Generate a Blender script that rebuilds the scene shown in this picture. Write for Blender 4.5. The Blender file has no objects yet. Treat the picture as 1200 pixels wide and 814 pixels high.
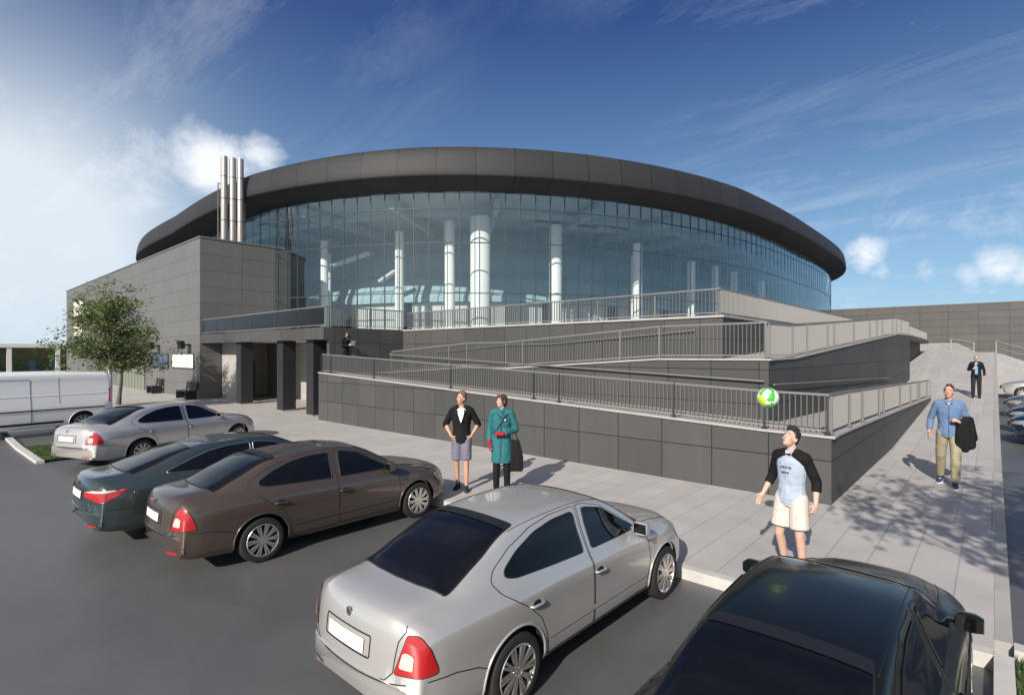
import bpy, bmesh, math, random
import numpy as np
from mathutils import Vector, Matrix, geometry
R = math.radians
random.seed(7)
S = bpy.context.scene
C = S.collection
# ---------------------------------------------------------------- camera, sky, sun, exposure
YAW = R(42)
cam_d = bpy.data.cameras.new('camera')
cam = bpy.data.objects.new('camera', cam_d); C.objects.link(cam)
cam.location = (0, 0, 2.75); cam.rotation_euler = (R(90), 0, YAW)
cam_d.sensor_width = 36; cam_d.lens = 36 * 628 / 1200; cam_d.shift_y = 0.005
cam_d.clip_start = .05; cam_d.clip_end = 3000
S.camera = cam
SUN_AZ = Vector((.28, -1.0, 0)).normalized()      # towards the sun, in plan
SUN_EL = R(29)
W = bpy.data.worlds.new('World'); S.world = W; W.use_nodes = True
sd = bpy.data.lights.new('sun', 'SUN'); sd.energy = 3.7; sd.angle = R(.5); sd.color = (1, .93, .84)
so = bpy.data.objects.new('sun', sd); C.objects.link(so)
so.rotation_euler = Vector((SUN_AZ.x * math.cos(SUN_EL), SUN_AZ.y * math.cos(SUN_EL), math.sin(SUN_EL))).to_track_quat('Z', 'Y').to_euler()
S.view_settings.view_transform = 'Standard'; S.view_settings.look = 'None'
S.view_settings.exposure = .7; S.view_settings.gamma = 1; S.view_settings.use_curve_mapping = False

def world_nodes():
    nt = W.node_tree; n = nt.nodes; L = nt.links
    for x in list(n): n.remove(x)
    def N(t, **k):
        o = n.new(t)
        for a, b in k.items(): setattr(o, a, b)
        return o
    def math_(op, a, b=None, c=None, clamp=False):
        o = N('ShaderNodeMath', operation=op, use_clamp=clamp)
        for i, v in enumerate((a, b, c)):
            if v is None: continue
            if isinstance(v, (int, float)): o.inputs[i].default_value = v
            else: L.new(v, o.inputs[i])
        return o.outputs[0]
    def mix(f, a, b):
        o = N('ShaderNodeMix', data_type='RGBA')
        for i, v in ((0, f), (6, a), (7, b)):
            if isinstance(v, (int, float)): o.inputs[i].default_value = v
            elif isinstance(v, tuple): o.inputs[i].default_value = v + (1,)
            else: L.new(v, o.inputs[i])
        return o.outputs[2]
    sky = N('ShaderNodeTexSky', sky_type='NISHITA'); sky.sun_disc = False
    sky.sun_elevation = SUN_EL; sky.sun_rotation = math.atan2(SUN_AZ.x, SUN_AZ.y)
    sky.air_density = 1.0; sky.dust_density = .35; sky.ozone_density = 2.2
    tc = N('ShaderNodeTexCoord'); D = tc.outputs['Generated']
    sep = N('ShaderNodeSeparateXYZ'); L.new(D, sep.inputs[0])
    z = sep.outputs[2]
    # sky dome base: Nishita with more contrast (a polarised, deep blue zenith)
    gm = N('ShaderNodeGamma'); gm.inputs[1].default_value = 1.12
    sc = N('ShaderNodeVectorMath', operation='SCALE'); sc.inputs[3].default_value = .1
    L.new(sky.outputs[0], sc.inputs[0]); L.new(sc.outputs[0], gm.inputs[0])
    bw = N('ShaderNodeVectorMath', operation='MULTIPLY'); bw.inputs[1].default_value = (.62, .86, 1.0)
    L.new(gm.outputs[0], bw.inputs[0])
    up = math_('SUBTRACT', 1.12, math_('MULTIPLY', math_('MAXIMUM', z, 0.0), 1.25))
    dk = N('ShaderNodeVectorMath', operation='SCALE'); L.new(bw.outputs[0], dk.inputs[0]); L.new(math_('MAXIMUM', up, .34), dk.inputs[3])
    rp = N('ShaderNodeValToRGB'); el = rp.color_ramp.elements
    for i, (q, c) in enumerate([(0, (.26,.38,.49)), (.10, (.185,.30,.43)), (.22, (.118,.217,.352)), (.34, (.064,.131,.26)), (.52, (.0125,.045,.165)), (1, (.008,.03,.11))]):
        e = el[i] if i < 2 else el.new(q)
        e.position = q; e.color = (*c, 1)
    L.new(z, rp.inputs[0]); base = mix(.8, dk.outputs[0], rp.outputs[0])
    def blob(dirv, size, amp=1.0):
        v = Vector(dirv).normalized()
        d = N('ShaderNodeVectorMath', operation='DOT_PRODUCT'); d.inputs[1].default_value = v; L.new(D, d.inputs[0])
        # exp(-(1-dot)/size)
        return math_('MULTIPLY', math_('EXPONENT', math_('DIVIDE', math_('SUBTRACT', d.outputs['Value'], 1.0), size)), amp)
    fw = Vector((-math.sin(YAW), math.cos(YAW), 0)); rt = Vector((math.cos(YAW), math.sin(YAW), 0))
    def dr(px, py): return fw + rt * ((px - 600) / 628) + Vector((0, 0, 1)) * ((413 - py) / 628)
    # bright milky air low in the west
    glow = math_('ADD', blob(dr(-90, 350), .030, 1.0), blob(dr(30, 270), .018, .68))
    glow = math_('MINIMUM', glow, 1.0)
    c1 = mix(math_('MULTIPLY', glow, .9), base, (.52, .555, .585))
    # thin bright veil round the sun, behind the camera
    sun_v = (SUN_AZ.x*math.cos(SUN_EL), SUN_AZ.y*math.cos(SUN_EL), math.sin(SUN_EL))
    c1 = mix(math_('MINIMUM', blob(sun_v, .34, .85), 1.0), c1, (.60, .595, .585))
    # pale band above the horizon
    hor = math_('EXPONENT', math_('MULTIPLY', math_('MAXIMUM', z, 0.0), -8.5))
    c2 = mix(math_('MULTIPLY', hor, .45), c1, (.27, .385, .49))
    # clouds on a flat layer, from fractal noise
    pz = math_('ADD', math_('MAXIMUM', z, 0.0), .16)
    cx = math_('DIVIDE', sep.outputs[0], pz); cy = math_('DIVIDE', sep.outputs[1], pz)
    cb = N('ShaderNodeCombineXYZ'); L.new(cx, cb.inputs[0]); L.new(cy, cb.inputs[1])
    def noise(vec, scale, det, rough, w, dist=0.0):
        t = N('ShaderNodeTexNoise', noise_dimensions='4D'); L.new(vec, t.inputs['Vector'])
        t.inputs['Scale'].default_value = scale; t.inputs['Detail'].default_value = det
        t.inputs['Roughness'].default_value = rough; t.inputs['W'].default_value = w; t.inputs['Distortion'].default_value = dist
        return t.outputs[0]
    n1 = noise(cb.outputs[0], 1.15, 9, .6, 3.3, .35)
    n2 = noise(D, 9.5, 10, .68, 1.7, .45)
    puff = None
    for px, py, s, a in [(150, 205, .006, .66), (250, 192, .0028, .92), (120, 170, .004, .45), (305, 180, .0014, .8), (100, 170, .01, .42), (1012, 303, .0009, 1.0), (1030, 318, .0008, .8), (1080, 328, .0008, .8), (1100, 338, .0006, .6), (1140, 327, .0007, .8),
                         (1170, 318, .0009, .95), (1200, 322, .0009, .85), (1190, 265, .006, .3), (1000, 352, .0006, .6), (520, 60, .004, .34), (660, 130, .004, .36),
                         (900, 125, .005, .40), (1090, 40, .006, .45), (800, 60, .006, .3), (960, 110, .002, .4), (1060, 255, .003, .45), (1130, 255, .002, .4), (400, 115, .0012, .25), (590, 95, .0008, .25)]:
        b = blob(dr(px, py), s, a)
        puff = b if puff is None else math_('MAXIMUM', puff, b)
    nn = math_('ADD', math_('MULTIPLY', n1, .45), math_('MULTIPLY', n2, .55))
    # threshold drops where a cloud bank stands
    t = math_('SUBTRACT', nn, math_('SUBTRACT', .69, math_('MULTIPLY', puff, .37)))
    cl = math_('MULTIPLY', t, 5.2, clamp=True)
    cl = math_('MULTIPLY', cl, math_('MINIMUM', math_('ADD', math_('MULTIPLY', puff, 1.15), .10), 1.0))
    st = N('ShaderNodeMapping'); st.inputs['Rotation'].default_value = (0, 0, R(-62)); st.inputs['Scale'].default_value = (.9, 2.6, 1); L.new(cb.outputs[0], st.inputs[0])
    n3 = noise(st.outputs[0], 1.5, 10, .66, 6.1, .6)
    bank = math_('MULTIPLY', math_('SUBTRACT', noise(cb.outputs[0], .55, 2, .5, 9.4), .40, clamp=True), 4.0, clamp=True)
    wisp = math_('MULTIPLY', math_('MULTIPLY', math_('SUBTRACT', n3, .50, clamp=True), 2.3, clamp=True), math_('MULTIPLY', bank, .50))
    c3 = mix(math_('MINIMUM', math_('ADD', cl, wisp), .93), c2, (.62, .64, .67))
    bg = N('ShaderNodeBackground'); bg.inputs[1].default_value = 1.0   # the Nishita sky itself comes in at 0.1
    L.new(c3, bg.inputs[0])
    out = N('ShaderNodeOutputWorld'); L.new(bg.outputs[0], out.inputs[0])
world_nodes()

# ---------------------------------------------------------------- helpers
def pixray(px):      # plan direction per unit of view depth (used to lay the site out from survey lines)
    f = (-math.sin(YAW), math.cos(YAW)); r = (math.cos(YAW), math.sin(YAW)); k = (px - 600) / 628
    return (f[0] + k * r[0], f[1] + k * r[1])

class MB:
    def __init__(s): s.v = []; s.f = []; s.m = []; s.uv = None
    def add(s, vs, fs, m=0):
        b = len(s.v); s.v += [tuple(v) for v in vs]; s.f += [tuple(b + i for i in f) for f in fs]; s.m += [m] * len(fs); return s
    def box(s, x0, x1, y0, y1, z0, z1, m=0):
        return s.add([(x0,y0,z0),(x1,y0,z0),(x1,y1,z0),(x0,y1,z0),(x0,y0,z1),(x1,y0,z1),(x1,y1,z1),(x0,y1,z1)],
                     [(0,3,2,1),(4,5,6,7),(0,1,5,4),(1,2,6,5),(2,3,7,6),(3,0,4,7)], m)
    def beam(s, a, b, w, h, m=0, up=(0, 0, 1)):       # rectangular bar from a to b
        a = Vector(a); b = Vector(b); d = (b - a).normalized(); u = Vector(up)
        sd_ = d.cross(u)
        if sd_.length < 1e-4: sd_ = d.cross(Vector((0, 1, 0)))
        sd_.normalize(); u = sd_.cross(d).normalized(); p = []
        for q in (a, b):
            for i, j in ((-1,-1),(1,-1),(1,1),(-1,1)): p.append(q + sd_ * (w / 2 * i) + u * (h / 2 * j))
        return s.add(p, [(0,3,2,1),(4,5,6,7),(0,1,5,4),(1,2,6,5),(2,3,7,6),(3,0,4,7)], m)
    def wall(s, a, b, th, m=0):      # a=(x,y,zb,zt) to b, thickness to the left of a->b
        d = Vector((b[0]-a[0], b[1]-a[1])); d.normalize(); n = Vector((-d.y, d.x)) * th
        P = []
        for (x, y, zb, zt) in (a, b):
            P += [(x, y, zb), (x + n.x, y + n.y, zb), (x + n.x, y + n.y, zt), (x, y, zt)]
        return s.add(P, [(0,1,2,3),(7,6,5,4),(0,4,5,1),(1,5,6,2),(2,6,7,3),(3,7,4,0)], m)
    def prism(s, pts, z0, z1, m=0):
        n = len(pts)
        return s.add([(x,y,z0) for x,y in pts] + [(x,y,z1) for x,y in pts],
                     [tuple(range(n-1,-1,-1)), tuple(range(n,2*n))] + [(i,(i+1)%n,n+(i+1)%n,n+i) for i in range(n)], m)
    def tube(s, path, r, n=8, m=0, closed=False):
        P = [Vector(p) for p in path]; k = len(P); rings = []
        rr = r if isinstance(r, (list, tuple)) else [r] * k
        ref = Vector((0, 0, 1)); b = len(s.v); 
        for i, p in enumerate(P):
            if closed: t = P[(i+1) % k] - P[i-1]
            else: t = P[min(i+1, k-1)] - P[max(i-1, 0)]
            t.normalize(); u = ref - t * ref.dot(t)
            if u.length < .05: u = Vector((0, 1, 0)) - t * t.y
            u.normalize(); ref = u; w = t.cross(u)
            for j in range(n):
                a = 2 * math.pi * j / n; s.v.append(tuple(p + u * (math.cos(a) * rr[i]) + w * (math.sin(a) * rr[i])))
        for i in range(k if closed else k - 1):
            for j in range(n):
                i2 = (i + 1) % k
                s.f.append((b+i*n+j, b+i*n+(j+1)%n, b+i2*n+(j+1)%n, b+i2*n+j)); s.m.append(m)
        if not closed:
            s.f.append(tuple(b+j for j in range(n-1,-1,-1))); s.m.append(m)
            s.f.append(tuple(b+(k-1)*n+j for j in range(n))); s.m.append(m)
        return s
    def lathe(s, prof, n=24, c=(0,0,0), ax='z', m=0, cap=True):
        b = len(s.v); k = len(prof)
        for r, h in prof:
            for j in range(n):
                a = 2*math.pi*j/n; x, y = r*math.cos(a), r*math.sin(a)
                p = (x, y, h) if ax == 'z' else ((x, h, -y) if ax == 'y' else (h, x, y))
                s.v.append((p[0]+c[0], p[1]+c[1], p[2]+c[2]))
        for i in range(k-1):
            for j in range(n): s.f.append((b+i*n+j, b+i*n+(j+1)%n, b+(i+1)*n+(j+1)%n, b+(i+1)*n+j)); s.m.append(m)
        if cap:
            s.f.append(tuple(b+j for j in range(n-1,-1,-1))); s.m.append(m)
            s.f.append(tuple(b+(k-1)*n+j for j in range(n))); s.m.append(m)
        return s
    def ball(s, c, rx, ry=None, rz=None, n=12, m=0, rot=None):
        ry = ry or rx; rz = rz or rx; h = n // 2 + 2; b = len(s.v); c = Vector(c)
        vs = [Vector((0, 0, rz))]
        for i in range(1, h):
            t = math.pi * i / h
            for j in range(n):
                a = 2*math.pi*j/n; vs.append(Vector((rx*math.sin(t)*math.cos(a), ry*math.sin(t)*math.sin(a), rz*math.cos(t))))
        vs.append(Vector((0, 0, -rz)))
        if rot is not None: vs = [rot @ v for v in vs]
        s.v += [tuple(v + c) for v in vs]; fs = []
        for j in range(n): fs.append((0, 1+j, 1+(j+1)%n))
        for i in range(h-2):
            for j in range(n): fs.append((1+i*n+j, 1+(i+1)*n+j, 1+(i+1)*n+(j+1)%n, 1+i*n+(j+1)%n))
        e = len(vs)-1
        for j in range(n): fs.append((e, 1+(h-2)*n+(j+1)%n, 1+(h-2)*n+j))
        s.f += [tuple(b+i for i in f) for f in fs]; s.m += [m]*len(fs); return s
    def cap(s, a, b, r0, r1, n=10, m=0, fl=1):          # capsule with a taper
        a = Vector(a); b = Vector(b); d = (b - a); L_ = d.length; d.normalize()
        k = []; q = []
        for t in (-90, -60, -30): k.append(a + d * (r0*math.sin(R(t)))); q.append(max(r0*math.cos(R(t)), .0008))
        k.append(a); q.append(r0); k.append(a + d * L_ * .5); q.append((r0+r1)/2); k.append(b); q.append(r1)
        for t in (30, 60, 90): k.append(b + d * (fl*r1*math.sin(R(t)))); q.append(max(r1*math.cos(R(t)), .0008))
        return s.tube(k, q, n, m)
    def loft(s, rings, m=0, cap=True):             # rings of equal length, closed loops
        b = len(s.v); n = len(rings[0])
        for r_ in rings: s.v += [tuple(p) for p in r_]
        for i in range(len(rings)-1):
            for j in range(n): s.f.append((b+i*n+j, b+i*n+(j+1)%n, b+(i+1)*n+(j+1)%n, b+(i+1)*n+j)); s.m.append(m)
        if cap:
            s.f.append(tuple(b+j for j in range(n-1,-1,-1))); s.m.append(m)
            s.f.append(tuple(b+(len(rings)-1)*n+j for j in range(n))); s.m.append(m)
        return s
    def ell(s, rows, n=16, m=0):                   # stack of ellipses (cx,cy,z,rx,ry)
        return s.loft([[(cx+rx*math.cos(2*math.pi*j/n), cy+ry*math.sin(2*math.pi*j/n), z) for j in range(n)] for cx,cy,z,rx,ry in rows], m)
    def disp(s, amp, f=3.0):
        from mathutils import noise
        s.v = [tuple(Vector(v) + noise.noise_vector(Vector(v)*f)*amp) for v in s.v]; return s

def link(o, parent=None):
    C.objects.link(o)
    if parent is not None: o.parent = parent
    return o
OFF = {}
def build(name, mb, mats, parent=None, smooth=0, local=False, recalc=False):
    """links mb as one mesh object. Static things are given in site coordinates, so the parent's place is taken off."""
    if not isinstance(mats, (list, tuple)): mats = [mats]
    vs = np.array(mb.v, dtype=float).reshape(-1, 3)
    me = bpy.data.meshes.new(name)
    loc = (0, 0, 0)
    if parent is None and not local:
        lo, hi = vs.min(0), vs.max(0); loc = ((lo[0]+hi[0])/2, (lo[1]+hi[1])/2, lo[2]); vs = vs - np.array(loc)
    elif parent is not None and not local:
        vs = vs - np.array(OFF.get(parent.name, (0, 0, 0)))
    me.from_pydata(vs.tolist(), [], mb.f)
    for m in mats: me.materials.append(m)
    if len(mats) > 1: me.polygons.foreach_set('material_index', mb.m)
    if recalc:
        bm = bmesh.new(); bm.from_mesh(me); bmesh.ops.recalc_face_normals(bm, faces=bm.faces); bm.to_mesh(me); bm.free()
    if smooth:
        me.polygons.foreach_set('use_smooth', [True]*len(me.polygons))
        if smooth < 180: me.set_sharp_from_angle(angle=R(smooth))
    me.validate(); me.update()
    o = link(bpy.data.objects.new(name, me), parent)
    if parent is None: o.location = loc
    OFF[o.name] = OFF.get(parent.name, (0, 0, 0)) if parent is not None else loc
    return o
def tag(o, label=None, cat=None, group=None, kind=None):
    if label: o['label'] = label
    if cat: o['category'] = cat
    if group: o['group'] = group
    if kind: o['kind'] = kind
    return o
def thing(name, label, cat, loc=(0, 0, 0), rz=0, group=None, static=True):
    o = link(bpy.data.objects.new(name, None)); o.location = loc; o.rotation_euler = (0, 0, rz); o.empty_display_size = .2
    if static: OFF[o.name] = tuple(loc)
    else: OFF[o.name] = (0, 0, 0)
    return tag(o, label, cat, group)
def copy_tree(o, parent=None):
    c = o.copy(); link(c)
    if parent is not None: c.parent = parent
    for ch in [x for x in o.children]: copy_tree(ch, c)
    return c
def bevel(o, w=.01, seg=2):
    m = o.modifiers.new('edge', 'BEVEL'); m.width = w; m.segments = seg; m.limit_method = 'ANGLE'; m.angle_limit = R(40); return o

# ---------------------------------------------------------------- materials
def nodes_of(name):
    m = bpy.data.materials.new(name); m.use_nodes = True; nt = m.node_tree
    return m, nt, nt.nodes['Principled BSDF']
def mat(name, col, rough=.5, metal=0, spec=.5, var=.0, vscale=3., bump=0., bscale=40., coat=0, coat_r=.05, rvar=0., detail=6):
    m, nt, b = nodes_of(name); L = nt.links
    b.inputs['Base Color'].default_value = (*col, 1); b.inputs['Roughness'].default_value = rough
    b.inputs['Metallic'].default_value = metal; b.inputs['Specular IOR Level'].default_value = spec
    if coat: b.inputs['Coat Weight'].default_value = coat; b.inputs['Coat Roughness'].default_value = coat_r
    if var or bump or rvar:
        tc = nt.nodes.new('ShaderNodeTexCoord')
        if var or rvar:
            t = nt.nodes.new('ShaderNodeTexNoise'); t.inputs['Scale'].default_value = vscale; t.inputs['Detail'].default_value = detail; t.inputs['Roughness'].default_value = .62
            L.new(tc.outputs['Object'], t.inputs['Vector'])
        if var:
            r = nt.nodes.new('ShaderNodeValToRGB'); e = r.color_ramp.elements
            e[0].position = .3; e[1].position = .72
            e[0].color = (*[c*(1-var) for c in col], 1); e[1].color = (*[min(c*(1+var), 1) for c in col], 1)
            L.new(t.outputs[0], r.inputs[0]); L.new(r.outputs[0], b.inputs['Base Color'])
        if rvar:
            mr = nt.nodes.new('ShaderNodeMapRange'); mr.inputs[3].default_value = rough-rvar; mr.inputs[4].default_value = rough+rvar
            L.new(t.outputs[0], mr.inputs[0]); L.new(mr.outputs[0], b.inputs['Roughness'])
        if bump:
            t2 = nt.nodes.new('ShaderNodeTexNoise'); t2.inputs['Scale'].default_value = bscale; t2.inputs['Detail'].default_value = 4
            L.new(tc.outputs['Object'], t2.inputs['Vector'])
            bp = nt.nodes.new('ShaderNodeBump'); bp.inputs['Strength'].default_value = bump; bp.inputs['Distance'].default_value = .01
            L.new(t2.outputs[0], bp.inputs['Height']); L.new(bp.outputs[0], b.inputs['Normal'])
    return m
def panel_mat(name, col, bw, bh, u0=0., v0=0., joint=.35, rough=.55, var=.07, mortar=.012, mode='wall', offset=0., streak=.08, spec=.4):
    """cladding or paving: joints at bw x bh in site metres. wall: u = x + y, v = z. floor: u = x, v = y."""
    m, nt, b = nodes_of(name); L = nt.links; n = nt.nodes
    g = n.new('ShaderNodeNewGeometry'); s = n.new('ShaderNodeSeparateXYZ'); L.new(g.outputs['Position'], s.inputs[0])
    def mth(op, a, k):
        o = n.new('ShaderNodeMath'); o.operation = op; L.new(a, o.inputs[0])
        if isinstance(k, (int, float)): o.inputs[1].default_value = k
        else: L.new(k, o.inputs[1])
        return o.outputs[0]
    if mode == 'wall': u = mth('ADD', mth('ADD', s.outputs[0], s.outputs[1]), -u0 + 400*bw); v = mth('ADD', s.outputs[2], -v0 + 40*bh)
    else: u = mth('ADD', s.outputs[0], -u0 + 400*bw); v = mth('ADD', s.outputs[1], -v0 + 400*bh)
    cb = n.new('ShaderNodeCombineXYZ'); L.new(u, cb.inputs[0]); L.new(v, cb.inputs[1])
    br = n.new('ShaderNodeTexBrick'); L.new(cb.outputs[0], br.inputs['Vector']); br.offset = offset; br.squash = 1
    br.inputs['Scale'].default_value = 1; br.inputs['Brick Width'].default_value = bw; br.inputs['Row Height'].default_value = bh
    br.inputs['Mortar Size'].default_value = mortar; br.inputs['Mortar Smooth'].default_value = .15; br.inputs['Bias'].default_value = 0
    br.inputs['Color1'].default_value = (*[c*(1-var) for c in col], 1); br.inputs['Color2'].default_value = (*[c*(1+var) for c in col], 1)
    br.inputs['Mortar'].default_value = (*[c*joint for c in col], 1)
    t = n.new('ShaderNodeTexNoise'); t.inputs['Scale'].default_value = .55; t.inputs['Detail'].default_value = 9; t.inputs['Roughness'].default_value = .68
    L.new(g.outputs['Position'], t.inputs['Vector'])
    t3 = n.new('ShaderNodeTexNoise'); t3.inputs['Scale'].default_value = 38; t3.inputs['Detail'].default_value = 3; L.new(g.outputs['Position'], t3.inputs['Vector'])
    t4 = n.new('ShaderNodeTexNoise'); t4.inputs['Scale'].default_value = 1.0; t4.inputs['Detail'].default_value = 6; vm = n.new('ShaderNodeVectorMath'); vm.operation = 'MULTIPLY'
    vm.inputs[1].default_value = (3.5, 3.5, .22) if mode == 'wall' else (1.9, 1.9, 1.9); L.new(g.outputs['Position'], vm.inputs[0]); L.new(vm.outputs[0], t4.inputs['Vector'])
    sm = mth('ADD', mth('ADD', mth('MULTIPLY', t.outputs[0], .6), mth('MULTIPLY', t4.outputs[0], .5)), mth('MULTIPLY', t3.outputs[0], .35))
    mr = n.new('ShaderNodeMapRange'); mr.inputs[1].default_value = .45; mr.inputs[2].default_value = 1.0; mr.inputs[3].default_value = 1-streak*1.6; mr.inputs[4].default_value = 1+streak*1.6
    L.new(sm, mr.inputs[0])
    mx = n.new('ShaderNodeMix'); mx.data_type = 'RGBA'; mx.blend_type = 'MULTIPLY'; mx.inputs[0].default_value = 1
    L.new(br.outputs[0], mx.inputs[6]); L.new(mr.outputs[0], mx.inputs[7]); L.new(mx.outputs[2], b.inputs['Base Color'])
    b.inputs['Roughness'].default_value = rough; b.inputs['Specular IOR Level'].default_value = spec
    bp = n.new('ShaderNodeBump'); bp.inputs['Strength'].default_value = .5; bp.inputs['Distance'].default_value = .006; bp.invert = True
    L.new(br.outputs[1], bp.inputs['Height']); L.new(bp.outputs[0], b.inputs['Normal'])
    return m
M = {}
def asphalt_mat(name, col, rough):
    m, nt, b = nodes_of(name); L = nt.links; n = nt.nodes; g = n.new('ShaderNodeNewGeometry')
    def nz(scale, det, rg=.6):
        t = n.new('ShaderNodeTexNoise'); t.inputs['Scale'].default_value = scale; t.inputs['Detail'].default_value = det; t.inputs['Roughness'].default_value = rg; L.new(g.outputs['Position'], t.inputs['Vector']); return t.outputs[0]
    def mr(src, a, b_, c, d):
        o = n.new('ShaderNodeMapRange'); o.inputs[1].default_value = a; o.inputs[2].default_value = b_; o.inputs[3].default_value = c; o.inputs[4].default_value = d; L.new(src, o.inputs[0]); return o.outputs[0]
    def mul(a, b_):
        o = n.new('ShaderNodeMath'); o.operation = 'MULTIPLY'; L.new(a, o.inputs[0]); L.new(b_, o.inputs[1]); return o.outputs[0]
    grain = nz(150, 2); big = nz(.22, 9, .65); mid_ = nz(1.7, 8, .7); spot_ = nz(2.6, 3)
    v = n.new('ShaderNodeTexVoronoi'); v.feature = 'DISTANCE_TO_EDGE'; v.inputs['Scale'].default_value = .38; wv = n.new('ShaderNodeVectorMath'); wv.operation = 'ADD'
    nv_ = n.new('ShaderNodeTexNoise'); nv_.inputs['Scale'].default_value = 1.3; nv_.inputs['Detail'].default_value = 6; L.new(g.outputs['Position'], nv_.inputs['Vector']); L.new(nv_.outputs['Color'], wv.inputs[1]); L.new(g.outputs['Position'], wv.inputs[0]); L.new(wv.outputs[0], v.inputs['Vector'])
    crack = mr(v.outputs['Distance'], .0, .005, .84, 1.0)
    k = mul(mul(mul(mr(grain, .3, .7, .5, 1.5), mr(big, .3, .7, .82, 1.18)), mul(mr(mid_, .3, .7, .93, 1.07), mr(spot_, .68, .76, 1.0, .82))), crack)
    mx = n.new('ShaderNodeMix'); mx.data_type = 'RGBA'; mx.blend_type = 'MULTIPLY'; mx.inputs[0].default_value = 1; mx.inputs[6].default_value = (*col, 1); L.new(k, mx.inputs[7]); L.new(mx.outputs[2], b.inputs['Base Color'])
    L.new(mr(mid_, .3, .7, rough-.02, rough+.03), b.inputs['Roughness']); b.inputs['Specular IOR Level'].default_value = .75
    bp = n.new('ShaderNodeBump'); bp.inputs['Strength'].default_value = .14; bp.inputs['Distance'].default_value = .004; L.new(grain, bp.inputs['Height']); L.new(bp.outputs[0], b.inputs['Normal'])
    return m
M['asphalt'] = asphalt_mat('asphalt', (.094, .0935, .094), .43)
M['lot'] = asphalt_mat('lot_asphalt', (.088, .087, .087), .5)
M['paving'] = panel_mat('paving', (.405, .385, .37), .43, 5.3, u0=-.33, joint=.74, mortar=.008, mode='floor', offset=.3, var=.05, rough=.8, streak=.10, spec=.25)
M['plaza'] = panel_mat('plaza_concrete', (.41, .39, .37), 1.6, 1.6, joint=.72, mortar=.010, mode='floor', offset=.5, var=.03, rough=.6, streak=.10, spec=.4)
M['kerb'] = mat('kerb_concrete', (.50, .485, .46), .8, var=.12, vscale=4, bump=.2)
M['conc'] = mat('pale_concrete', (.36, .345, .325), .8, var=.10, vscale=2, bump=.15, detail=10)
M['deck'] = mat('deck_concrete', (.32, .305, .285), .85, var=.10, vscale=1.5, bump=.15, detail=10)
M['panel'] = panel_mat('dark_facade_panel', (.068, .067, .067), 1.06, .75, u0=-2.09+10.55+.04, v0=.12, joint=.28, rough=.6, mortar=.011, spec=.25, var=.11)
M['panel_side'] = panel_mat('dark_facade_panel_side', (.068, .067, .067), 2.12, .75, u0=-2.09+10.55-.06, v0=.12, joint=.28, rough=.6, mortar=.011, spec=.25, var=.11)
M['box'] = panel_mat('grey_box_cladding', (.134, .131, .128), 2.3, .93, u0=-33.5+10.75, v0=9.3, joint=.55, rough=.55, mortar=.014, spec=.3, var=.035, streak=.06)
M['farwall'] = panel_mat('far_grey_cladding', (.088, .085, .081), 2.3, .75, v0=7.6, joint=.6, rough=.6, mortar=.03, spec=.25)
M['steel'] = mat('galvanised_steel', (.42, .415, .40), .42, metal=.75, var=.08, vscale=6)
M['rail'] = mat('rail_paint', (.19, .187, .182), .45, metal=.25, spec=.5)
M['railbar'] = mat('rail_bar', (.25, .243, .235), .5, metal=.15)
M['railfront'] = mat('rail_bar_dark', (.15, .147, .142), .5, metal=.15)
M['raildark'] = mat('rail_post_dark', (.05, .05, .052), .45, metal=.3)
M['balc'] = mat('dark_balustrade_glass', (.014, .014, .016), .25, spec=.2)
M['mull'] = mat('mullion', (.035, .052, .058), .5, spec=.3)
M['rim'] = None
M['stack'] = mat('stack_steel', (.34, .32, .30), .45, metal=.4, var=.05, vscale=5)
M['white'] = mat('white_paint', (.78, .76, .73), .6, var=.03)
M['colwhite'] = mat('white_column', (.80, .765, .72), .6)
M['teal_wall'] = mat('inner_teal_wall', (.30, .40, .43), .7, var=.1, vscale=.4)
M['inner_pale'] = mat('inner_pale_wall', (.55, .54, .52), .7, var=.06, vscale=.5)
M['inner_floor'] = mat('inner_floor', (.42, .40, .37), .35)
M['ceil'] = mat('inner_ceiling', (.34, .42, .45), .8)
M['dark'] = mat('dark_recess', (.012, .012, .013), .8)
M['black'] = mat('black_plastic', (.012, .012, .013), .45)
M['soil'] = mat('turf_soil', (.045, .075, .018), .95, var=.35, vscale=9)
# ---------------------------------------------------------------- the ground
def structure(name, mb, m, smooth=0):
    o = build(name, mb, m, smooth=smooth); o['kind'] = 'structure'; return o
structure('ground', MB().add([(-900,-700,0),(900,-700,0),(900,900,0),(-900,900,0)], [(0,1,2,3)]), M['asphalt'])
# plaza: flat part in front of the arena, one slab 12 cm above the asphalt
pl = MB()
pl.prism([(-130,6.36),(.0,6.36),(.0,18),(-130,18)], -.2, .12)
structure('plaza', pl, M['plaza'])
structure('paved_strip', MB().prism([(-14,6.36),(0,6.36),(0,17.99),(-14,17.99)], .05, .124), M['paving'])
structure('far_plaza', MB().prism([(-130,18),(-80,18),(-80,60),(-130,60)], -.2, .12), M['plaza'])
def cap_x(x):
    return float(np.interp(x, [-2.8, -1.3, .1, 2.0], [3.72, 2.78, 2.78, 1.95]))
def slope(y): return float(np.interp(y, [18, 32, 71, 75], [.122, .70, 3.8, 3.9]))
pm = MB(); xs = [-20,-7.3,-4.4,-2.8,-2.3,-1.8,-1.3,-.8,-.4,.0]; ys = [17.9] + [18+i for i in range(0,58)]
def sheet(mb, xs, ys, dz=0.0):
    n = len(xs)
    mb.add([(x, y, min(slope(y), cap_x(x)) + dz) for y in ys for x in xs], [(j*n+i, j*n+i+1, (j+1)*n+i+1, (j+1)*n+i) for j in range(len(ys)-1) for i in range(n-1)])
    return mb
structure('sloping_path', sheet(pm, xs, ys), M['paving'], smooth=40)
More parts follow.
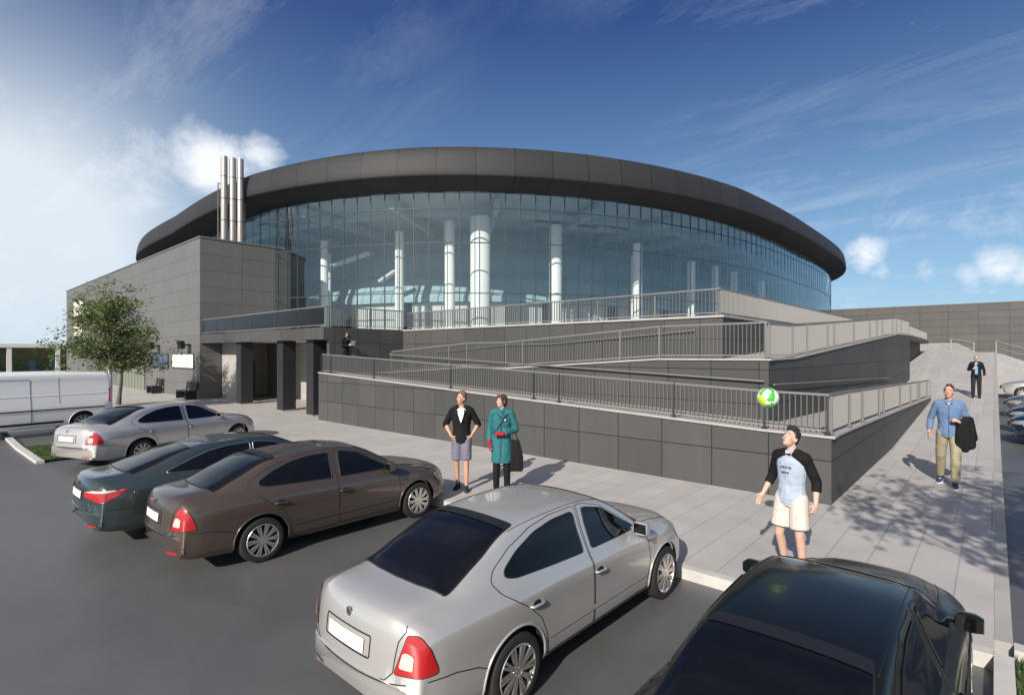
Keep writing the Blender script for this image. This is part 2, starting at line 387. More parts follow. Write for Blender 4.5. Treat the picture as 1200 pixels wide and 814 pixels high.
lt = MB(); xs2 = [.12,.5,1.0,1.5,2.0,6,12,25,50]
def lot_z(y): return float(np.interp(y, [0, 30, 45, 60, 76], [.02, .02, .4, 1.75, 1.9]))
ly = [6.64] + list(range(8, 76, 2)); nx = len(xs2)
lt.add([(x, y, lot_z(y)) for y in ly for x in xs2], [(j*nx+i, j*nx+i+1, (j+1)*nx+i+1, (j+1)*nx+i) for j in range(len(ly)-1) for i in range(nx-1)])
structure('side_parking_lot', lt, M['lot'], smooth=40)
up = MB(); ux = [.126,.4,.8,1.2,1.6,2.0,6,12,25]; uy = [42+i for i in range(0,34)]; nu = len(ux)
def up_z(x, y): return float(np.interp(y, [42, 57], [lot_z(42)+.03, 1])) if 0 else (lot_z(42)+.02)*(1-min((y-42)/15, 1)) + min(slope(57), cap_x(x))*min((y-42)/15, 1) + .012
up.add([(x, y, up_z(x, y)) for y in uy for x in ux], [(j*nu+i, j*nu+i+1, (j+1)*nu+i+1, (j+1)*nu+i) for j in range(len(uy)-1) for i in range(nu-1)])
structure('upper_plaza', up, M['paving'], smooth=40)
kb = MB()
def kerb(mb, x0, y0, x1, y1, w=.13, z0=-.1, z1=.135):
    d = Vector((x1-x0, y1-y0)).normalized(); n = Vector((-d.y, d.x))*w/2
    mb.prism([(x0-n.x,y0-n.y),(x0+n.x,y0+n.y),(x1+n.x,y1+n.y),(x1-n.x,y1-n.y)][::-1], z0, z1); return mb
k1 = kerb(MB(), -19, 6.30, -.007, 6.30); tag(structure('kerb_stones', k1, M['kerb']))
k2 = MB(); y = 6.3
kerb(k2, .06, -8, .06, 6.3, .13); structure('kerb_edge', k2, M['kerb'])
k3 = MB(); kerb(k3, .13, 6.55, 40, 6.55, .16); structure('lot_kerb', k3, M['kerb'])
k4 = MB()
for i in range(len(ys)-1):
    a, b = ys[i], ys[i+1]; za = min(slope(a), cap_x(0)); zb = min(slope(b), cap_x(0))
    k4.add([(.0,a,-.1),(.125,a,-.1),(.125,a,za+.006),(.0,a,za+.006),(.0,b,-.1),(.125,b,-.1),(.125,b,zb+.006),(.0,b,zb+.006)],
           [(0,3,2,1),(4,5,6,7),(0,1,5,4),(1,2,6,5),(2,3,7,6),(3,0,4,7)])
k4.box(.0,.125,6.6,17.9,-.2,.128)
structure('path_kerb', k4, M['conc'])
k5 = MB(); kerb(k5, -20.6, 1.95, -17.6, 2.05, .16, z1=.07); kerb(k5, -60, 1.9, -20.6, 1.95, .16, z1=.07); structure('island_kerb', k5, M['kerb'])
# grass: soil sheet + blades
GR = mat('grass_blade', (.055, .10, .022), .7, var=.4, vscale=2.5)
def grass(name, x0, x1, y0, y1, n, h, hide=None):
    rd = random.Random(name); g = MB(); g.add([(x0,y0,.05),(x1,y0,.05),(x1,y1,.05),(x0,y1,.05)], [(0,1,2,3)], 0)
    for _ in range(n):
        x = rd.uniform(x0, x1); y = rd.uniform(y0, y1); a = rd.uniform(0, 6.28); hh = h*rd.uniform(.5, 1.2); w = .006
        dx, dy = math.cos(a)*w, math.sin(a)*w; lx, ly = rd.uniform(-.5,.5)*hh, rd.uniform(-.5,.5)*hh
        g.add([(x-dx,y-dy,.05),(x+dx,y+dy,.05),(x+lx*.5+dx*.6,y+ly*.5+dy*.6,.05+hh*.6),(x+lx,y+ly,.05+hh)], [(0,1,2),(0,2,3)], 1)
    o = build(name, g, [M['soil'], GR]); o['kind'] = 'stuff'; return o
tag(grass('grass', .14, 2.6, 2.2, 6.45, 24000, .07), 'green lawn strip beside the dark car and the side parking lot', 'grass')
tag(grass('grass', -20.5, -17.7, 2.08, 3.7, 9000, .06), 'small grass island behind the short white kerb left of the silver saloon', 'grass')

# ---------------------------------------------------------------- ramps and terrace
def zr1(x): return float(np.interp(x, [-19.7, -3.2, -2.09], [1.95, 1.29, 1.27]))     # lower front run
def zr1s(y): return float(np.interp(y, [10.55, 12.3, 30], [1.27, 1.24, .78]))         # lower side run
def zr2(x): return float(np.interp(x, [-17.6, -13.2, -11.4, -6.2, -3.63], [1.95, 2.24, 2.24, 2.57, 2.58]))
def zr3(y): return float(np.interp(y, [12.33, 14.3, 33, 38.3], [2.58, 2.6, 3.66, 3.72]))
ZT = 3.74
low = thing('lower_ramp', 'long low dark panelled retaining wall and ramp along the plaza, corner behind the footballer', 'ramp', (-2.09, 10.55, .1))
w = MB(); st = [-19.7, -16, -12, -8, -5, -3.2, -2.093]
for a, b in zip(st, st[1:]): w.wall((a, 10.55, -.1, zr1(a)), (b, 10.55, -.1, zr1(b)), .22)
build('front_wall', w, M['panel'], low)
w = MB(); st = [10.552, 12.3, 16, 20, 25, 30]
for a, b in zip(st, st[1:]): w.wall((-2.09, a, -.1, zr1s(a)), (-2.09, b, -.1, zr1s(b)), .22)
build('side_wall', w, M['panel_side'], low)
w = MB(); st = [-19.7, -16, -12, -8, -5, -3.2, -2.03]
for a, b in zip(st, st[1:]): w.beam((a, 10.65, zr1(a)+.018), (b, 10.65, zr1(b)+.018), .27, .04)
st = [10.79, 12.3, 16, 20, 25, 30]
for a, b in zip(st, st[1:]): w.beam((-2.19, a, zr1s(a)+.018), (-2.19, b, zr1s(b)+.018), .27, .04)
build('coping', w, M['conc'], low)
w = MB(); st = [-19.7, -17.6, -14, -10, -6, -3.2, -2.3]
def strip(mb, pts, z_of, ya, yb):
    for a, b in zip(pts, pts[1:]):
        mb.add([(a,ya,z_of(a)-.03),(b,ya,z_of(b)-.03),(b,yb,z_of(b)-.03),(a,yb,z_of(a)-.03)], [(0,1,2,3)])
strip(w, st, zr1, 10.6, 12.4); w.add([(-19.7,12.4,1.93),(-17.6,12.4,1.93),(-17.6,14.7,1.93),(-19.7,14.7,1.93)], [(0,1,2,3)])
for a, b in zip([12.38,16,20,25,30],[16,20,25,30]):
    w.add([(-3.7,a,zr1s(a)-.03),(-2.2,a,zr1s(a)-.03),(-2.2,b,zr1s(b)-.03),(-3.7,b,zr1s(b)-.03)], [(0,1,2,3)])
build('ramp_deck', w, M['deck'], low)
w = MB(); w.wall((-19.712, 14.7, -.1, 2.1), (-19.712, 10.55, -.1, 1.98), .0115); build('end_wall', w, M['panel'], low)

mid = thing('middle_ramp', 'second tier ramp block of dark panels set back above the lower ramp', 'ramp', (-3.63, 12.33, .1))
w = MB(); st = [-17.6, -13.2, -11.4, -8, -6.2, -3.633]
for a, b in zip(st, st[1:]): w.wall((a, 12.33, .3, zr2(a)), (b, 12.33, .3, zr2(b)), .2)
build('front_wall', w, M['panel'], mid)
w = MB(); st = [12.332, 14.3, 18, 22, 27, 33, 38.3]
for a, b in zip(st, st[1:]): w.wall((-3.63, a, -.1, zr3(a)), (-3.63, b, -.1, zr3(b)), .2)
w.wall((-3.632, 38.3, -.1, 3.7), (-7.4, 38.3, -.1, 3.7), .2)
build('side_wall', w, M['panel_side'], mid)
w = MB(); st = [-17.6, -13.2, -11.4, -8, -6.2, -3.57]
for a, b in zip(st, st[1:]): w.beam((a, 12.42, zr2(a)+.018), (b, 12.42, zr2(b)+.018), .25, .04)
st = [12.55, 14.3, 18, 22, 27, 33, 38.3]
for a, b in zip(st, st[1:]): w.beam((-3.72, a, zr3(a)+.018), (-3.72, b, zr3(b)+.018), .25, .04)
build('coping', w, M['conc'], mid)
w = MB(); strip(w, [-17.6,-13.2,-11.4,-8,-6.2,-3.8], zr2, 12.4, 14.7)
for a, b in zip([14.6,18,22,27,33,38.3],[18,22,27,33,38.3]):
    w.add([(-5.6,a,zr3(a)-.03),(-3.7,a,zr3(a)-.03),(-3.7,b,zr3(b)-.03),(-5.6,b,zr3(b)-.03)], [(0,1,2,3)])
build('ramp_deck', w, M['deck'], mid)

ter = thing('upper_terrace', 'upper terrace slab with dark panel fascia carrying the glass hall and the entrance canopy', 'terrace', (-5.47, 14.6, .1))
w = MB(); w.wall((-19.7, 14.6, 1.2, ZT-.03), (-5.473, 14.6, 1.2, ZT-.03), .2); build('front_wall', w, M['panel'], ter)
w = MB(); w.wall((-5.47, 14.602, .5, ZT-.03), (-5.47, 58, .5, ZT-.03), .2); build('side_wall', w, M['panel_side'], ter)
w = MB(); w.box(-19.7, -5.42, 14.55, 14.95, ZT-.03, ZT+.03); w.box(-5.82, -5.42, 14.952, 58, ZT-.03, ZT+.03); build('coping', w, M['conc'], ter)
w = MB(); w.prism([(-19.7,14.9),(-5.8,14.9),(-5.8,70),(-19.7,70)], ZT-.35, ZT-.005); w.prism([(-33.48,10.95),(-19.9,10.95),(-19.9,16.5),(-19.702,16.5),(-19.702,40),(-33.48,40)], ZT-.35, ZT-.006)
build('terrace_slab', w, M['deck'], ter)
w = MB(); w.box(-33.48, -19.7, 10.75, 10.948, ZT-.46, ZT+.02); w.box(-19.9, -19.7, 10.95, 14.6, ZT-.46, ZT+.02); build('canopy_fascia', w, M['panel'], ter)
w = MB(); w.box(-33.4, -19.95, 10.96, 14.5, ZT-.44, ZT-.36); build('canopy_soffit', w, M['inner_pale'], ter)
w = MB(); w.box(-19.898, -19.7, 11.0, 14.6, 2.05, ZT-.47); build('canopy_side_wall', w, M['panel'], ter)

# under the canopy: pale back wall with a door, and three columns
en = thing('entrance_wall', 'pale recessed entrance wall under the canopy behind the three dark columns', 'wall', (-27, 14.6, .1))
w = MB(); w.box(-33.4, -26.2, 14.55, 14.75, .1, 3.3); w.box(-24.6, -19.95, 14.55, 14.75, .1, 3.3); w.box(-26.2, -24.6, 14.55, 14.75, 2.35, 3.3); w.box(-33.45, -30.0, 11.9, 12.1, .1, 3.28); w.box(-33.495, -33.44, 12.101, 14.54, .1, 3.28); build('wall_panel', w, M['conc'], en)
dd = build('door', MB().box(-26.15, -24.65, 14.60, 14.66, .13, 2.32).box(-33.438, -33.40, 12.9, 13.75, .13, 2.3), mat('dark_door', (.055,.056,.06), .4), en)
build('handle', MB().tube([(-24.85,14.57,1.0),(-24.85,14.57,1.35)], .018), M['steel'], dd)
colm = mat('dark_column_cladding', (.020,.020,.022), .5, var=.06)
for x, lb in ((-28.65,'dark square column farthest left under the entrance canopy, nearest the grey box'),(-24.0,'dark square column in the middle of the three under the entrance canopy'),(-21.25,'dark square column under the canopy, nearest the start of the ramp wall')):
    t = thing('column', lb, 'column', (x, 11.25, .12), group='columns under the entrance canopy')
    build('shaft', MB().box(x-.3, x+.3, 10.98, 11.58, .12, ZT-.46), colm, t)
    build('base_plate', MB().box(x-.34, x+.34, 10.94, 11.62, .12, .17), M['steel'], t)
    w = MB()
    for zz in (1.15, 2.2): w.box(x-.303, x+.303, 10.977, 11.583, zz, zz+.015)
    build('joint', w, M['dark'], t)

# ---------------------------------------------------------------- railings
def along(pts, s):
    for a, b in zip(pts, pts[1:]):
        L_ = (Vector(b)-Vector(a)).length
        if s <= L_ + 1e-9: return Vector(a).lerp(Vector(b), s/L_)
        s -= L_
    return Vector(pts[-1])
def railing(name, label, cat, pts, h, out, bay=2.2, step=.092, bar=(.012, .042), drop=0.0, dark=False, solid=False, group='railings of the ramps and the terrace', low=.07, rails=True):
    t = thing(name, label, cat, pts[0], group=group); pts = [Vector(p) for p in pts]
    tot = sum((b-a).length for a, b in zip(pts, pts[1:])); out = Vector(out)
    knots = [0]; 
    for a, b in zip(pts, pts[1:]): knots.append(knots[-1] + (b-a).length)
    ss = sorted(set([round(k, 4) for k in knots] + [round(i*bay, 4) for i in range(1, int(tot/bay)+1) if min(abs(i*bay-k) for k in knots) > .5]))
    hp = [p + Vector((0,0,h)) for p in pts]
    hr = MB()
    for a, b in zip(hp, hp[1:]): hr.beam(a, b + (b-a).normalized()*.02, .055, .04)
    build('handrail', hr, M['rail'], t)
    br = MB()
    for a, b in zip(pts, pts[1:]): br.beam(a + Vector((0,0,low)), b + Vector((0,0,low)), .03, .022)
    build('bottom_rail', br, M['railbar'], t)
    for s in ss:
        p = along(pts, s) + out*.05; m = MB()
        m.beam(p - Vector((0,0,drop)), p + Vector((0,0,h-.02)), .036, .026); m.box(p.x-.05,p.x+.05,p.y-.05,p.y+.05,p.z+.02,p.z+.035)
        build('post', m, M['raildark'] if dark else M['rail'], t)
    for s0, s1 in zip(ss, ss[1:]):
        m = MB(); a = along(pts, s0+1e-6); b = along(pts, s1-1e-6); d = (b-a).normalized(); dh = Vector((d.x, d.y, 0)).normalized()
        if solid:
            a2 = a + d*.05; b2 = b - d*.05; nn = Vector((-dh.y, dh.x, 0))*.008; P = []
            for q in (a2, b2):
                P += [q-nn+Vector((0,0,low+.02)), q+nn+Vector((0,0,low+.02)), q+nn+Vector((0,0,h-.05)), q-nn+Vector((0,0,h-.05))]
            m.add(P, [(0,1,2,3),(7,6,5,4),(0,4,5,1),(1,5,6,2),(2,6,7,3),(3,7,4,0)])
            build('panel', m, M['balc'], t)
        else:
            k = max(1, int((s1-s0)/step))
            for i in range(1, k+1):
                q = a.lerp(b, (i-.5)/k)
                m.beam(q+Vector((0,0,low)), q+Vector((0,0,h-.015)), bar[0], bar[1], up=dh.cross(Vector((0,0,1))))
            build('baluster_panel', m, M['railbar'] if bar[1] > .045 else M['railfront'], t)
    return t
E_ = .04
railing('railing', 'long barred railing on top of the low front wall, behind the couple', 'railing',
        [(x, 10.66, zr1(x)+E_) for x in (-19.6, -18.9, -16, -12, -8, -5, -3.2, -2.16)], .70, (0,-1,0), bay=3.6, drop=.42, dark=True)
railing('railing', 'railing running back from the plaza corner beside the uphill path', 'railing',
        [(-2.17, y, zr1s(y)+E_) for y in (10.70, 12.3, 16, 20, 25, 30)], .70, (1,0,0), bay=3.0, drop=.40, bar=(.012,.05), step=.1)
railing('railing', 'barred railing on the second tier ramp, above the long front railing', 'railing',
        [(x, 12.43, zr2(x)+E_) for x in (-17.5, -13.2, -11.4, -6.2, -3.70)], .79, (0,-1,0), bay=3.4)
railing('railing', 'railing climbing back along the side of the second tier block', 'railing',
        [(-3.71, y, zr3(y)+E_) for y in (12.47, 14.3, 18, 22, 27, 33, 38.2)], .79, (1,0,0), bay=3.2, bar=(.012,.055), step=.1)
railing('railing', 'topmost front railing on the terrace edge before the glass hall', 'railing',
        [(-19.55, 14.72, ZT+E_), (-5.6, 14.72, ZT+E_)], .72, (0,1,0), bay=2.0, step=.105)
railing('railing', 'topmost side railing along the terrace below the right end of the glass', 'railing',
        [(-5.6, 14.74, ZT+E_), (-5.6, 38, ZT+E_), (-5.6, 57, ZT+.4)], .74, (-1,0,0), bay=3.2, bar=(.012,.06), step=.1)
railing('railing', 'short barred railing on the canopy edge turned towards the ramp', 'railing',
        [(-19.78, 10.9, ZT+E_), (-19.78, 14.6, ZT+E_)], .82, (1,0,0), bay=1.85, step=.1)
railing('balustrade', 'dark solid panel balustrade above the entrance canopy', 'balustrade',
        [(-33.4, 10.85, ZT+E_), (-19.8, 10.85, ZT+E_)], .82, (0,1,0), bay=2.27, solid=True)
# wall handrails of the inner side of the ramps
def handrail(label, pts, nrm):
    t = thing('wall_handrail', label, 'handrail', pts[0], group='wall handrails inside the ramps')
    m = MB(); m.tube([tuple(Vector(p)+Vector(nrm)*.09) for p in pts], .021, 8); build('rail_tube', m, M['rail'], t, smooth=40)
    m = MB(); V = [Vector(p) for p in pts]; tot = sum((b-a).length for a, b in zip(V, V[1:]))
    for i in range(int(tot/2.4)+1):
        p = along(V, .3+i*2.4); m.tube([p, p+Vector(nrm)*.09, p+Vector(nrm)*.09+Vector((0,0,.0))], .009, 6)
    build('bracket', m, M['raildark'], t)
handrail('thin handrail fixed to the second tier wall above the lower ramp', [(x, 12.33, zr1(x)+.82) for x in (-17.4,-12,-8,-5,-3.7)], (0,-1,0))
handrail('thin handrail along the side face of the second tier block', [(-3.63, y, zr1s(y)+.82) for y in (12.4,18,24,29.6)], (1,0,0))
handrail('thin handrail fixed to the terrace fascia above the second ramp', [(x, 14.6, zr2(x)+.80) for x in (-17.4,-13.2,-11.4,-6.2)], (0,-1,0))

# rear service block past the second tier, with a tall window
sv = thing('rear_block', 'dark low block with overhanging edge at the far end of the ramps', 'building', (-6, 47, .5))
build('wall', MB().prism([(-12,38.6),(-4.7,38.6),(-4.7,57),(-12,57)], -.2, 3.5), M['panel_side'], sv)
build('roof', MB().prism([(-12,38.52),(-3.7,38.52),(-4.2,58),(-12,58)], 3.505, 3.76), M['panel'], sv)
pw = build('window', MB().box(-4.72, -4.66, 40.0, 43.5, 1.25, 3.0), M['balc'], sv)
build('frame', MB().box(-4.74, -4.62, 39.9, 40.0, 1.2, 3.05).box(-4.74,-4.62,43.5,43.6,1.2,3.05).box(-4.74,-4.62,40.0,43.5,3.0,3.08), M['rail'], pw)
railing('railing', 'farthest pale parapet railing on the roof of the rear block', 'railing',
        [(-3.9, 38.7, 3.8), (-4.3, 57.5, 3.8)], .62, (-1,0,0), bay=3.2, bar=(.012,.06), step=.12)
# ---------------------------------------------------------------- the arena
ACX, ACY, AA, AB, AN = -46., 54., 33., 40., 2.8
def arena_pt(th, off=0.0):
    c, s = math.cos(th), math.sin(th)
    return Vector((ACX + (AA+off)*math.copysign(abs(c)**(2/AN), c), ACY + (AB+off)*math.copysign(abs(s)**(2/AN), s), 0))
NS = 4000
_th = [2*math.pi*i/NS for i in range(NS+1)]
_pp = [arena_pt(t) for t in _th]
_cl = [0.0]
for a, b in zip(_pp, _pp[1:]): _cl.append(_cl[-1] + (b-a).length)
PERI = _cl[-1]
def arc(s, off=0.0):
    s = s % PERI; return arena_pt(float(np.interp(s, _cl, _th)), off)
def norm_at(s):
    t = (arc(s+.05) - arc(s-.05)).normalized(); return Vector((t.y, -t.x, 0))
def offp(s, off, z):
    p = arc(s) + norm_at(s)*off; p.z = z; return p
ZG0, ZG1 = ZT, 11.85
ar = thing('arena', 'large rounded glass sports hall with a thick dark curved roof rim', 'building', (ACX, ACY, ZT))
# the rim: swept section, uv along the run so that sheet joints can be drawn
def rim_mat():
    m, nt, b = nodes_of('dark_roof_rim'); L = nt.links; n = nt.nodes
    uv = n.new('ShaderNodeUVMap'); s = n.new('ShaderNodeSeparateXYZ'); L.new(uv.outputs[0], s.inputs[0])
    fr = n.new('ShaderNodeMath'); fr.operation = 'FRACT'; L.new(s.outputs[0], fr.inputs[0])
    lt_ = n.new('ShaderNodeMath'); lt_.operation = 'LESS_THAN'; lt_.inputs[1].default_value = .03; L.new(fr.outputs[0], lt_.inputs[0])
    fl = n.new('ShaderNodeMath'); fl.operation = 'FLOOR'; L.new(s.outputs[0], fl.inputs[0])
    wn = n.new('ShaderNodeTexWhiteNoise'); wn.noise_dimensions = '1D'; L.new(fl.outputs[0], wn.inputs['W'])
    mr = n.new('ShaderNodeMapRange'); mr.inputs[3].default_value = .9; mr.inputs[4].default_value = 1.1; L.new(wn.outputs[0], mr.inputs[0])
    mx = n.new('ShaderNodeMix'); mx.data_type = 'RGBA'; mx.blend_type = 'MULTIPLY'; mx.inputs[0].default_value = 1; mx.inputs[6].default_value = (.027,.0265,.029,1); L.new(mr.outputs[0], mx.inputs[7])
    m2 = n.new('ShaderNodeMix'); m2.data_type = 'RGBA'; L.new(lt_.outputs[0], m2.inputs[0]); L.new(mx.outputs[2], m2.inputs[6]); m2.inputs[7].default_value = (.012,.0115,.012,1)
    L.new(m2.outputs[2], b.inputs['Base Color']); b.inputs['Roughness'].default_value = .62; b.inputs['Specular IOR Level'].default_value = .35
    return m
M['rim'] = rim_mat()
prof = [(-0.35, 11.85), (0.041, 11.86), (0.492, 11.95), (0.984, 12.06), (1.427, 12.17), (1.476, 12.2), (1.501, 12.26), (1.476, 12.6), (1.41, 13.0), (1.312, 13.35), (1.197, 13.58), (1.132, 13.64), (1.025, 13.67), (0.164, 13.72), (-1.5, 13.75)]
K = 260; rm = MB(); uvs = []
for i in range(K+1):
    s = PERI*i/K
    dz = float(np.interp(arc(s).x, [-66, -45, -34, -24, -14, -12.9], [-.78, -.74, .0, .27, .27, .0]))
    for o_, z_ in prof:
        f_ = 1.0 if dz < 0 else max(0, min((z_-11.86)/1.4, 1))
        rm.v.append(tuple(offp(s, o_, z_ + dz*f_)))
kp = len(prof)
for i in range(K):
    for j in range(kp-1):
        rm.f.append((i*kp+j, (i+1)*kp+j, (i+1)*kp+j+1, i*kp+j+1)); rm.m.append(0)
ro = build('roof_rim', rm, M['rim'], ar, smooth=50)
uvl = ro.data.uv_layers.new(name='run'); nv = round(PERI/2.0)
buf = []
for p in ro.data.polygons:
    i = p.index // (kp-1)
    for vi in p.vertices:
        buf += [nv*(vi//kp)/K + .5, (vi % kp)/kp]
uvl.data.foreach_set('uv', buf)
rf = MB(); ring = [tuple(offp(PERI*i/160, -1.2, 12.8)) for i in range(160)]
ring2 = [tuple(offp(PERI*i/160, -12, 13.0)) for i in range(160)]
rf.loft([ring, ring2], cap=False); rf.f.append(tuple(range(160, 320))); rf.m.append(0)
build('roof', rf, M['rim'], ar)
cl_ = MB(); ring = [tuple(offp(PERI*i/160, -.33, 11.84)) for i in range(160)]; cl_.v = ring; cl_.f = [tuple(range(159,-1,-1))]; cl_.m = [0]
build('ceiling', cl_, M['ceil'], ar)
fl_ = MB(); ring = [tuple(offp(PERI*i/160, -.06, ZT+.01)) for i in range(160)]; ring2 = [tuple(offp(PERI*i/160, -.06, ZT-.38)) for i in range(160)]
fl_.loft([ring2, ring]); build('floor_slab', fl_, M['inner_floor'], ar)
# curtain wall glass
def glass_mat():
    m = bpy.data.materials.new('tinted_facade_glass'); m.use_nodes = True; nt = m.node_tree; n = nt.nodes; L = nt.links
    for x in list(n): n.remove(x)
    tr = n.new('ShaderNodeBsdfTransparent'); tr.inputs[0].default_value = (.86,.93,.94,1)
    gl = n.new('ShaderNodeBsdfGlossy'); gl.inputs['Color'].default_value = (.80,.92,1,1); gl.inputs['Roughness'].default_value = .015
    lwt = n.new('ShaderNodeLayerWeight'); lwt.inputs[0].default_value = .5
    pw_ = n.new('ShaderNodeMath'); pw_.operation = 'POWER'; pw_.inputs[1].default_value = 4.0; L.new(lwt.outputs['Facing'], pw_.inputs[0])
    lw = n.new('ShaderNodeMath'); lw.operation = 'MULTIPLY_ADD'; lw.inputs[1].default_value = .80; lw.inputs[2].default_value = .125; L.new(pw_.outputs[0], lw.inputs[0])
    mx = n.new('ShaderNodeMixShader'); L.new(lw.outputs[0], mx.inputs[0]); L.new(tr.outputs[0], mx.inputs[1]); L.new(gl.outputs[0], mx.inputs[2])
    tc = n.new('ShaderNodeNewGeometry'); t = n.new('ShaderNodeTexNoise'); t.inputs['Scale'].default_value = .35; t.inputs['Detail'].default_value = 2; L.new(tc.outputs['Position'], t.inputs['Vector'])
    bp = n.new('ShaderNodeBump'); bp.inputs['Strength'].default_value = .12; bp.inputs['Distance'].default_value = .05; L.new(t.outputs[0], bp.inputs['Height'])
    L.new(bp.outputs[0], gl.inputs['Normal'])
    o = n.new('ShaderNodeOutputMaterial'); L.new(mx.outputs[0], o.inputs[0]); return m
M['glass'] = glass_mat()
# glazed run: from behind the grey box round to the far right silhouette
def s_of(x, y):
    d = [(p.x-x)**2+(p.y-y)**2 for p in _pp]; return _cl[d.index(min(d))]
sa = s_of(-47, 14.2); sb = s_of(-13.6, 74) + PERI
if sb - sa > PERI: sb -= PERI
NB = 94; rdm = random.Random(3)
rows = [ZG0, 6.1, 8.95, 10.9, ZG1]
for i in range(NB):
    s0 = sa + (sb-sa)*i/NB; s1 = sa + (sb-sa)*(i+1)/NB; g = MB(); a = arc(s0); b = arc(s1); nn = norm_at((s0+s1)/2)
    for z0, z1 in zip(rows, rows[1:]):
        j = [rdm.uniform(-.006, .006) for _ in range(2)]
        g.add([(a.x+nn.x*j[0],a.y+nn.y*j[0],z0),(b.x+nn.x*j[1],b.y+nn.y*j[1],z0),(b.x-nn.x*j[1],b.y-nn.y*j[1],z1),(a.x-nn.x*j[0],a.y-nn.y*j[0],z1)], [(0,1,2,3)])
    wn = build('window', g, M['glass'], ar)
    f = MB(); p = offp(s0, -.03, 0); q = offp(s1, -.03, 0)
    f.beam((p.x,p.y,ZG0), (p.x,p.y,ZG1), .045, .08, up=tuple(norm_at(s0)))
    for z in rows[1:-1]:
        f.beam((p.x,p.y,z), (q.x,q.y,z), .08, .05)
    f.beam((p.x,p.y,ZG0+.06), (q.x,q.y,ZG0+.06), .14, .12)
    build('frame', f, M['mull'], wn)
# opaque remainder of the drum, out of sight
bw = MB(); nb = 60; L0 = sb; L1 = sa + PERI
for i in range(nb):
    a = arc(L0+(L1-L0)*i/nb); b = arc(L0+(L1-L0)*(i+1)/nb); bw.add([(a.x,a.y,0),(b.x,b.y,0),(b.x,b.y,ZG1),(a.x,a.y,ZG1)], [(0,1,2,3)])
build('rear_wall', bw, M['rim'], ar)
# inside: pale lobby wall below, dark stand underside above
iw = MB(); n_ = 140
def inner(mb, off, z0, z1, off2=None, gaps=None):
    off2 = off if off2 is None else off2
    for i in range(n_):
        if gaps and gaps(i): continue
        s0 = sa-6+(sb-sa+12)*i/n_; s1 = sa-6+(sb-sa+12)*(i+1)/n_
        mb.add([tuple(offp(s0,off,z0)),tuple(offp(s1,off,z0)),tuple(offp(s1,off2,z1)),tuple(offp(s0,off2,z1))], [(0,1,2,3)])
    return mb
build('lobby_wall', inner(iw, -7.0, ZT, 6.25, gaps=lambda i: i % 11 in (4, 5)), M['inner_pale'], ar)
build('stand_wall', inner(inner(MB(), -6.6, 6.25, 6.55), -6.6, 6.55, 11.9, -9.2), M['teal_wall'], ar)
build('core_wall', inner(MB(), -11, ZT, 6.3), M['teal_wall'], ar)
bb = MB()
for z0, o0 in ((8.1,-7.35),(10.0,-8.3)):
    inner(bb, o0+.12, z0, z0+.34, o0-.05)
build('stand_band', bb, mat('inner_band', (.30,.33,.34), .7), ar)
for i in range(13):              # pale roof beams running in from the glass
    s_ = sa + 3 + (sb-sa-6)*i/12; p = offp(s_, -.5, 11.35); q = offp(s_, -8.2, 11.35); m = MB(); m.beam(tuple(p), tuple(q), .30, .55); build('roof_beam', m, M['ceil'], ar)
m = MB(); inner(m, -3.0, 11.15, 11.5); build('ring_beam', m, M['ceil'], ar)
# round white columns, placed on the survey lines
for px, py_top, wpx, off in [(380,283,9,-4),(468,272,11,-3.5),(527,254,13,-3.2),(563,231,26,-2.4),(651,259,16,-3.4),(747,286,12,-3.6),(810,307,10,-3.8),(838,312,6,-3.8),(860,319,7,-3.6),(892,330,6,-3.4),(941,345,6,-3)]:
    d = pixray(px); best = None
    for k in range(200, 900):
        t = k*.1; x, y = d[0]*t, d[1]*t
        u = (abs((x-ACX)/(AA+off))**AN + abs((y-ACY)/(AB+off))**AN)
        if u < 1: best = t; break
    if best is None: continue
    r = max(.30, wpx/628*best/2)*.92; zt_ = 2.75 + (413-py_top)/628*best
    x, y = d[0]*best, d[1]*best
    m = MB(); m.lathe([(r,ZT+.02),(r,min(zt_, 11.0)),(r*.98,min(zt_, 11.0)+.02)], 28, (x,y,0)); build('column', m, M['colwhite'], ar, smooth=40)
    if py_top < 300:      # slim companion post beside it
        m = MB(); xx = x - .9; m.lathe([(.11,ZT+.02),(.11,min(zt_, 11.0)-.6)], 12, (xx,y+.9,0)); build('slim_column', m, M['colwhite'], ar, smooth=40)
# light stair flights seen through the glass
sf = MB()
for px0, py0, px1, py1, off in [(385,313,435,296,-4.5),(445,330,466,316,-4.5),(625,250,720,236,-5.5),(700,205,740,208,-5)]:
    P = []
    for px, py in ((px0,py0),(px1,py1)):
        d = pixray(px)
        for k in range(200, 900):
            t = k*.1; x, y = d[0]*t, d[1]*t
            if abs((x-ACX)/(AA+off))**AN + abs((y-ACY)/(AB+off))**AN < 1: break
        P.append((x, y, min(2.75+(413-py)/628*t, 11.6)))
    sf.beam(P[0], P[1], .5, .16)
build('stair_stringer', sf, mat('stair_white', (.5,.5,.5), .6), ar)

